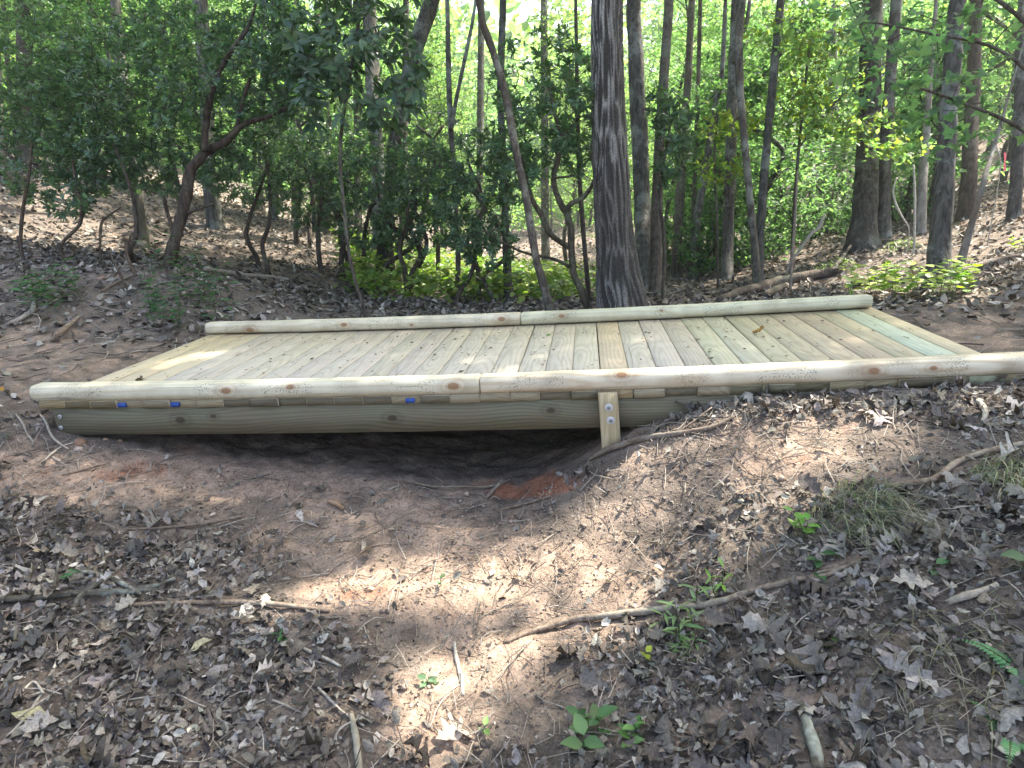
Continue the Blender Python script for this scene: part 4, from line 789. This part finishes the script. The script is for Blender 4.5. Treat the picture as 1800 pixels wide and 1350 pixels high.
# ---- single fallen leaves that stand out
def leaf(label, px_, py_, size, head, tm_, col, on=None, tilt=.25, name='fallen_leaf'):
    if on is None: g = ground(px_, py_)+[0,0,.022]; nr = gnormal(g[None])[0]
    else: g = G(px_, py_, on); nr = np.array([0,0,1.])
    nr = nr/np.linalg.norm(nr)+rng.normal(0, tilt, 3)*.5; mb = MB(); mb.scatter(tm_, np.zeros((1, 3)), nr[None], np.array([head]), np.array([size]), np.array([col])); o = mb.build(name, M['litter']); o.location = g; tag(o, label, 'leaf')
leaf('large tan lobed oak leaf on the sunlit soil at bottom centre', 765, 1320, .14, .9, OAKS[0], (.42,.34,.27)); leaf('tan lobed oak leaf on bare soil at bottom left of centre', 521, 1205, .11, 3.2, OAKS[1], (.30,.22,.16))
leaf('big pale grey oak leaf lying flat at the lower right', 1545, 1178, .13, -.9, OAKS[0], (.27,.245,.22)); leaf('grey oak leaf with a pointed tip at the bottom right', 1490, 1290, .12, .2, OAKS[2], (.23,.205,.185)); leaf('cupped grey oak leaf beside the big pale one', 1600, 1210, .09, 1.2, OAKS[5], (.19,.17,.155))
leaf('curled dark grey leaf right of the long bent branch', 1480, 1080, .12, .6, OAKS[2], (.27,.24,.23)); leaf('pale curled leaf above the thin curved stick', 1590, 950, .13, 2.2, OAKS[1], (.40,.37,.35)); leaf('tan oak leaf at the left edge in the dim litter', 60, 985, .11, 1.0, OAKS[0], (.33,.26,.17))
leaf('yellowish leaf tip at the lower left litter', 335, 1155, .08, .5, CURLY[0], (.42,.37,.22)); leaf('yellowed leaf near the vee twig', 85, 1265, .09, 1.1, CURLY[1], (.40,.36,.2)); leaf('pale leaf bit at the bottom left edge', 210, 1340, .06, .3, CURLY[0], (.6,.56,.5))
leaf('curled brown and yellow leaf resting on the deck', 1322, 584, .085, .4, OAKS[2], (.34,.2,.06), on=.135); leaf('small green leaf lying on the deck', 962, 590, .07, 1.3, LAUREL, (.16,.30,.05), on=.075, tilt=.05); leaf('dark dried leaf on the left end of the deck', 238, 668, .07, 1.8, OAKS[1], (.09,.07,.045), on=.03); leaf('tiny dark leaf on the deck boards, mid left', 545, 632, .035, 1.2, CURLY[0], (.1,.075,.05), on=.04); leaf('orange yellow leaf on the trail at the left edge', 15, 693, .12, 1.0, OAKS[1], (.45,.26,.05))
leaf('dark leaf fragment at the joint of deck boards on the right', 1243, 630, .035, .2, CURLY[1], (.07,.055,.04), on=.125)
mb = MB(); n = 620; u = rng.uniform(.05, 4.6, n); v = rng.uniform(.12, 1.55, n); zz = S*u+sag(u)+.004
mb.scatter(LEAF2, np.c_[u, v, zz], randn_up(n, .15), rng.uniform(0, 6.28, n), np.abs(rng.normal(0, .012, n))+.006, pal(n, [(.16,.11,.07),(.1,.07,.05),(.24,.17,.11)])); tag(mb.build('deck_debris', M['litter']), 'specks of leaf and dirt scattered on the deck boards', 'debris', kind='stuff')
# ---- low plants
def blades(label, px_, py_, n, L, spread, cols, name='grass_clump', cat='grass', lean=(0,0), wd=.0035):
    g = ground(px_, py_); root = empty(name, g, label, cat); mb = MB()
    for _ in range(n):
        a = rng.uniform(0, 6.28); r = spread*math.sqrt(rng.random()); p0 = np.array([math.cos(a)*r, math.sin(a)*r, 0.]); p0[2] = Hs(g[0]+p0[0], g[1]+p0[1])-g[2]
        l = L*rng.uniform(.5, 1.2); b = rng.uniform(0, 6.28); dv = np.array([math.cos(b)*.6+lean[0], math.sin(b)*.6+lean[1], 0]); pts = []
        for t in np.linspace(0, 1, 6): pts.append(p0+dv*l*t*(.5+.5*t)+np.array([0,0,l*(.75*t-.72*t*t)]))
        pts = np.array(pts); sd = np.cross(dv, [0,0,1]); sd = sd/(np.linalg.norm(sd)+1e-6); wv = wd*np.array([1,1,.9,.7,.45,.05])[:, None]
        V = np.vstack([pts-sd*wv/2, pts+sd*wv/2]); Q = [(i, i+1, i+7, i+6) for i in range(5)]; mb.add(V, Q, None, pal(1, cols, .25))
    mb.build('blades', M['plant'], root)
GR = [(.14,.18,.09),(.19,.22,.13),(.28,.27,.18),(.11,.15,.08),(.30,.27,.19)]
blades('fine bladed grass clump flopping over the right bank', 1495, 900, 300, .25, .13, GR, lean=(.45,-.35), wd=.0026); blades('wispy grass clump at the right edge under the brown branch', 1770, 845, 160, .2, .09, GR, lean=(.2,-.2)); blades('dry wispy grass in the bottom right corner', 1690, 1170, 90, .26, .2, [(.25,.22,.15),(.18,.18,.1)], wd=.002)
blades('tuft of grass behind the fallen log on the right slope', 1460, 475, 60, .35, .2, [(.18,.26,.06)], wd=.012); blades('grass tuft on the right slope near the large dark tree', 1585, 440, 60, .3, .25, [(.2,.28,.07)], wd=.012)
def sprout(label, px_, py_, stems, leafn, size, h, cols, tmpl=LAUREL, name='seedling', cat='seedling', spread=.04, droop=.3, wide=1.0, mat='plant'):
    g = ground(px_, py_); root = empty(name, g, label, cat); ms = MB(); ml = MB(); tp = (tmpl[0]*np.array([wide,1,1]), tmpl[1])
    for s_ in range(stems):
        a = rng.uniform(0, 6.28); r = spread*math.sqrt(rng.random()) if stems > 1 else 0; p0 = np.array([math.cos(a)*r, math.sin(a)*r, 0.]); p0[2] = Hs(g[0]+p0[0], g[1]+p0[1])-g[2]-.005
        ms = MB(); hh = h*rng.uniform(.6, 1.15); top = p0+np.array([rng.normal(0,.2)*hh, rng.normal(0,.2)*hh, hh]); sp = smoothpath([p0, (p0+top)/2+rng.normal(0,.04,3)*hh, top], 4); ms.tube(sp, np.linspace(.0022, .0012, len(sp)), 4, (.10,.13,.05)); ms.build('stem', M['plant'], root)
        t = np.linspace(.35, 1, leafn); q = np.stack([np.interp(t, np.linspace(0, 1, len(sp)), sp[:, i]) for i in range(3)], 1); az = rng.uniform(0, 6)+np.arange(leafn)*2.4
        dv = np.c_[np.cos(az), np.sin(az), np.full(leafn, .35)-droop*rng.random(leafn)]; ml.dirscatter(tp, q, dv, np.tile([0,0,1.], (leafn, 1))+rng.normal(0,.2,(leafn,3)), size*rng.uniform(.6, 1.15, leafn), pal(leafn, cols, .15))
    ml.build('leaves', M[mat], root)
LG = [(.16,.27,.06),(.20,.31,.07),(.13,.23,.06)]; DG = [(.06,.14,.055),(.08,.17,.06)]
sprout('seedling with long narrow bright leaves on the branch', 1190, 1100, 5, 5, .08, .12, [(.17,.26,.10),(.22,.31,.14)], spread=.08, droop=.5, wide=.5); sprout('small seedling of narrow leaves right of the bright one', 1268, 1055, 2, 5, .06, .10, LG, spread=.03, wide=.5); sprout('low drooping leaves below the bright seedling', 1205, 1140, 4, 6, .06, .05, [(.16,.24,.10)], spread=.05, droop=.8, wide=.5)
sprout('bramble sprig with toothed leaves at the bottom, right of centre', 1025, 1305, 4, 4, .06, .07, [(.08,.17,.06),(.12,.22,.08)], OVATE, spread=.05); sprout('second bramble sprig right of the first at the bottom', 1115, 1300, 3, 4, .045, .05, [(.07,.15,.05),(.11,.2,.06)], OVATE, spread=.05); sprout('tiny yellow green seedling right of the sunlit soil', 1130, 1170, 1, 4, .035, .05, [(.3,.36,.05)], OVATE)
sprout('bright sprout at the left edge of the grass clump', 1418, 950, 3, 4, .05, .09, [(.16,.30,.06)], OVATE, spread=.03); sprout('single dark green leaf plant below the grass clump', 1430, 1000, 2, 2, .06, .03, DG, OVATE, spread=.04); sprout('small round green leaf in the right litter', 1460, 1142, 1, 2, .035, .02, [(.14,.3,.07)], OVATE)
sprout('broad green leaves at the right edge of the litter', 1790, 1005, 2, 3, .075, .06, DG, OVATE, spread=.03); sprout('dark leaf plant right of the long bent branch', 1640, 1008, 1, 2, .05, .03, DG, OVATE); sprout('tiny green sprout on the sunlit clay', 776, 1035, 1, 3, .03, .035, [(.12,.2,.1)], OVATE); sprout('little green sprig on the leaves above the bottom soil', 758, 1198, 2, 3, .035, .03, [(.10,.17,.09)], OVATE, spread=.03); sprout('tiny pale seedling on the bottom centre soil', 855, 1290, 1, 3, .03, .04, [(.2,.3,.09)], OVATE); sprout('small green leaves in the dim litter at the lower left', 490, 1120, 2, 3, .04, .03, DG, OVATE, spread=.03); sprout('mossy green sprig on the lichen spotted branch', 135, 1020, 3, 4, .035, .04, DG, OVATE, spread=.03)
def fern(label, px_, py_, n, L, cols):
    g = ground(px_, py_); root = empty('fern', g, label, 'fern'); ml = MB()
    for i in range(n):
        a = rng.uniform(0, 6.28); dv = np.array([math.cos(a), math.sin(a), 0]); t = np.linspace(.1, 1, 14); q = dv[None]*t[:, None]*L+np.c_[np.zeros((14, 2)), L*(.7*t-.55*t*t)]; sd = np.cross(dv, [0,0,1])
        for s_ in (-1, 1): ml.dirscatter(LEAF2, q, np.tile(sd*s_+dv*.5, (14, 1)), np.tile([0,0,1.], (14, 1)), L*.28*(1.05-t), pal(14, cols, .1))
        o_ = MB(); o_.tube(q, np.linspace(.002,.0008,14), 4, (.12,.18,.06)); ml.add(o_.V[0], o_.Q[0], o_.T[0], (.12,.18,.06))
    ml.build('fronds', M['plant'], root)
fern('bright fern frond at the right edge of the foreground', 1785, 1175, 4, .13, [(.12,.27,.13)]); fern('small fern at the bottom edge near the lichen stick', 1500, 1345, 4, .10, [(.09,.21,.09)]); fern('green fern by the bottom right corner above the mushroom', 1775, 1300, 3, .11, [(.13,.3,.13)])
for i, (lab, a, b, n, s_) in enumerate([('yellow green seedling patch behind the far right end of the bridge', 1590, 528, 34, .085), ('leafy seedlings at the end of the far log', 1535, 522, 12, .08)]):
    sprout(lab, a, b, n, 7, s_, .27, [(.24,.34,.04),(.32,.38,.05),(.16,.28,.05)], OVATE, spread=.42 if i == 0 else .2, wide=1.2)
sprout('lone yellow leaved seedling beside the fallen log', 1500, 510, 2, 6, .08, .3, [(.3,.36,.05)], OVATE, spread=.05, wide=1.2); sprout('small yellow seedling at the far right slope', 1775, 445, 2, 5, .09, .22, [(.3,.4,.06)], OVATE, spread=.08, wide=1.2)
sprout('low dark leafy plant on the bank left of the deck', 90, 545, 12, 8, .10, .26, DG, spread=.3); sprout('leafy evergreen sprouts beside the deck far left corner', 345, 560, 22, 8, .10, .34, DG+DARK[:1], spread=.38); sprout('evergreen sprouts on the slope behind the leafy ones', 320, 510, 14, 8, .09, .34, DG+DARK[:1], spread=.35); sprout('low green sprig on the left slope beside the trail', 65, 525, 6, 7, .10, .2, DG, spread=.2)
# fern cover on the sunlit ground behind
mb = MB(); q = []
for cx, cy_, rx, ry, n in [(760,478,150,30,2600),(900,505,80,24,1300),(650,470,60,24,500),(970,525,40,12,500),(1010,480,60,30,500)]:
    for _ in range(n):
        a = rng.uniform(0, 6.28); r = math.sqrt(rng.random()); q.append(P(cx+rx*r*math.cos(a), cy_+ry*r*math.sin(a), 1)[:3])
q = np.array(q); rr = q-CP; dd = rng.uniform(7.2, 13, len(q)); q = CP+rr*dd[:, None]; q[:, 2] = H(q[:, 0], q[:, 1])+rng.uniform(.03, .32, len(q)); n = len(q)
mb.scatter(LEAF2, q, randn_up(n, .5), rng.uniform(0, 6.28, n), rng.uniform(.07, .15, n), pal(n, [(.17,.25,.05),(.22,.28,.06),(.12,.2,.05)]))
tag(mb.build('ground_cover', M['plant']), 'yellow green ferny ground cover on the sunlit slope behind', 'ground cover', kind='stuff')
# mushroom
g = ground(1767, 1332); mu = empty('mushroom', g, 'pale flat capped mushroom in the bottom right corner', 'mushroom'); k = NT('mushroom_flesh'); M['mush'] = k.set(Base_Color=(.6,.53,.38), Roughness=.6)
mb = MB(); mb.tube([(0,0,-.01),(0,0,.01),(0,0,.028)], [.007,.006,.006], 10); mb.build('stalk', M['mush'], mu, None, True)
mb = MB(); mb.tube([(0,0,.024),(0,0,.025),(0,0,.029),(0,0,.034),(0,0,.037)], [.010,.021,.0235,.018,.006], 20); mb.build('cap', M['mush'], mu, None, True)
# pink ribbon
q = [P(1767, 268+i*8, 6.6) for i in range(5)]; mb = MB(); V = []
for i, p in enumerate(q): V += [p+RC[:, 0]*(-.014+.006*math.sin(i)), p+RC[:, 0]*(.014+.004*math.sin(i*2))+RC[:, 1]*.01]
mb.add(V, [(2*i, 2*i+1, 2*i+3, 2*i+2) for i in range(4)]); k = NT('flagging_tape'); M['rib'] = k.set(Base_Color=(.75,.06,.10), Roughness=.4)
o = mb.build('ribbon', M['rib']); tag(o, 'pink flagging ribbon hanging at the right edge', 'ribbon')
mb = MB()
litter(mb, ground_pts(8000, -2.8, 7.2, -2.4, 0.0), OAKS, .035, .12, .34, .016)
litter(mb, ground_pts(86000, -2.8, 7.2, -2.4, 0.0), CURLY, .014, .052, .55, .02)
litter(mb, ground_pts(60000, -2.8, 7.2, -2.4, 0.0), [LEAF2], .006, .022, .6, .008, LC+[(.10,.07,.05)])
litter(mb, ground_pts(36000, -2.8, 7.2, -2.4, 0.0, False), [LEAF2], .004, .016, .5, .006, LC+[(.10,.07,.05)])
litter(mb, ground_pts(40000, -6, 10, 0, 4.5), CURLY, .04, .09, .4, .02)
litter(mb, ground_pts(66000, -11, 14, 3.5, 13), [LEAF2, CURLY[0]], .05, .10, .4, .025, [tuple(v*.82 for v in c) for c in LC])  # leaf colours darkened here to stand in for shade on the slope
litter(mb, ground_pts(40000, -18, 18, 12, 34, False), [LEAF2], .10, .2, .4, .04)
tag(mb.build('leaf_litter', M['litter']), 'brown dead oak leaves covering the forest floor', 'leaf litter', kind='stuff')
# fine twigs and straw
mb = MB()
def twigs(q, l0, l1, r0, r1, cols):
    nr = gnormal(q); nr /= np.linalg.norm(nr, axis=1)[:, None]
    for p, nn in zip(q, nr):
        L = rng.uniform(l0, l1)*rng.uniform(.5, 1.3); a = rng.uniform(0, 6.28); dv = np.array([math.cos(a), math.sin(a), 0]); dv -= nn*(dv @ nn); sd = np.cross(nn, dv)
        b = rng.normal(0, .16)*L; pts = np.array([p-dv*L/2, p+sd*b*.8-dv*L*.12, p+sd*b+dv*L*.2, p+dv*L/2+sd*b*.3])+nn*np.array([[.004],[.012],[.012],[rng.uniform(.003,.03)]])
        r = rng.uniform(r0, r1); c = np.array(cols[rng.integers(0, len(cols))])*rng.uniform(.7, 1.3)
        V, Q, T = tube(pts, [r, r, r*.8, r*.45], 4, False); mb.add(V, Q, None, c)
TC = [(.20,.165,.13),(.30,.26,.21),(.13,.10,.08),(.38,.33,.27)]
twigs(ground_pts(5200, -2.4, 6.6, -2.2, 0, False), .06, .24, .0009, .0026, TC)
twigs(ground_pts(1500, -2.5, 7, 0, 5, False), .1, .4, .0015, .005, TC)
twigs(ground_pts(700, -8, 11, 4, 10, False), .2, .7, .003, .008, TC)
q = np.array([ground(rng.normal(1220, 110), rng.normal(735, 26)) for _ in range(320)]); twigs(q[q[:, 1] < .0], .05, .2, .001, .0028, TC)
q = np.array([ground(rng.normal(110, 70), rng.normal(770, 40)) for _ in range(60)]); twigs(q[q[:, 1] < .0], .05, .25, .001, .003, TC)
tag(mb.build('twig_debris', M['litter']), 'fine twigs and straw strewn over the soil', 'twigs', kind='stuff')
# soil clods
mb = MB(); ICO = tv([(0,0,1),(.9,0,.3),(.28,.85,.3),(-.73,.53,.3),(-.73,-.53,.3),(.28,-.85,.3),(0,0,-.6)]); IT = np.array([(0,1,2),(0,2,3),(0,3,4),(0,4,5),(0,5,1),(6,2,1),(6,3,2),(6,4,3),(6,5,4),(6,1,5)])
q = ground_pts(9000, -1.2, 5.5, -1.8, .0, False); n = len(q); px_, py_, _d = proj(q); cc = soilmap(px_, py_, q[:, 0], q[:, 1], np.ones(n, bool))
mb.scatter((ICO, IT), q, randn_up(n, .4), rng.uniform(0, 6.28, n), np.abs(rng.normal(0, .004, n))+.0015+.010*(rng.random(n) < .02), np.clip(cc*rng.uniform(.8, 1.5, (n, 1)), 0, .6))
tag(mb.build('soil_crumbs', M['litter']), 'small crumbs of soil and grit on the bare ground', 'soil', kind='stuff')
print('OBJS', len(bpy.data.objects), 'TRIS', sum(len(me.polygons)*(2 if len(me.polygons) and me.polygons[0].loop_total == 4 else 1) for me in bpy.data.meshes))
# ---------------------------------------------------------------- forest haze
hz = bpy.data.materials.new('forest_haze'); hz.use_nodes = True; ht = hz.node_tree
for nn in list(ht.nodes):
    if nn.type != 'OUTPUT_MATERIAL': ht.nodes.remove(nn)
pv = ht.nodes.new('ShaderNodeVolumePrincipled'); pv.inputs['Color'].default_value = (.93,.97,1,1); pv.inputs['Density'].default_value = .0016; pv.inputs['Anisotropy'].default_value = .3
ht.links.new(pv.outputs[0], [n for n in ht.nodes if n.type == 'OUTPUT_MATERIAL'][0].inputs['Volume'])
mb = MB(); mb.box((-340,-220,-6),(340,440,36)); o = mb.build('haze', hz); tag(o, 'thin pale haze filling the forest air', 'haze', kind='stuff')
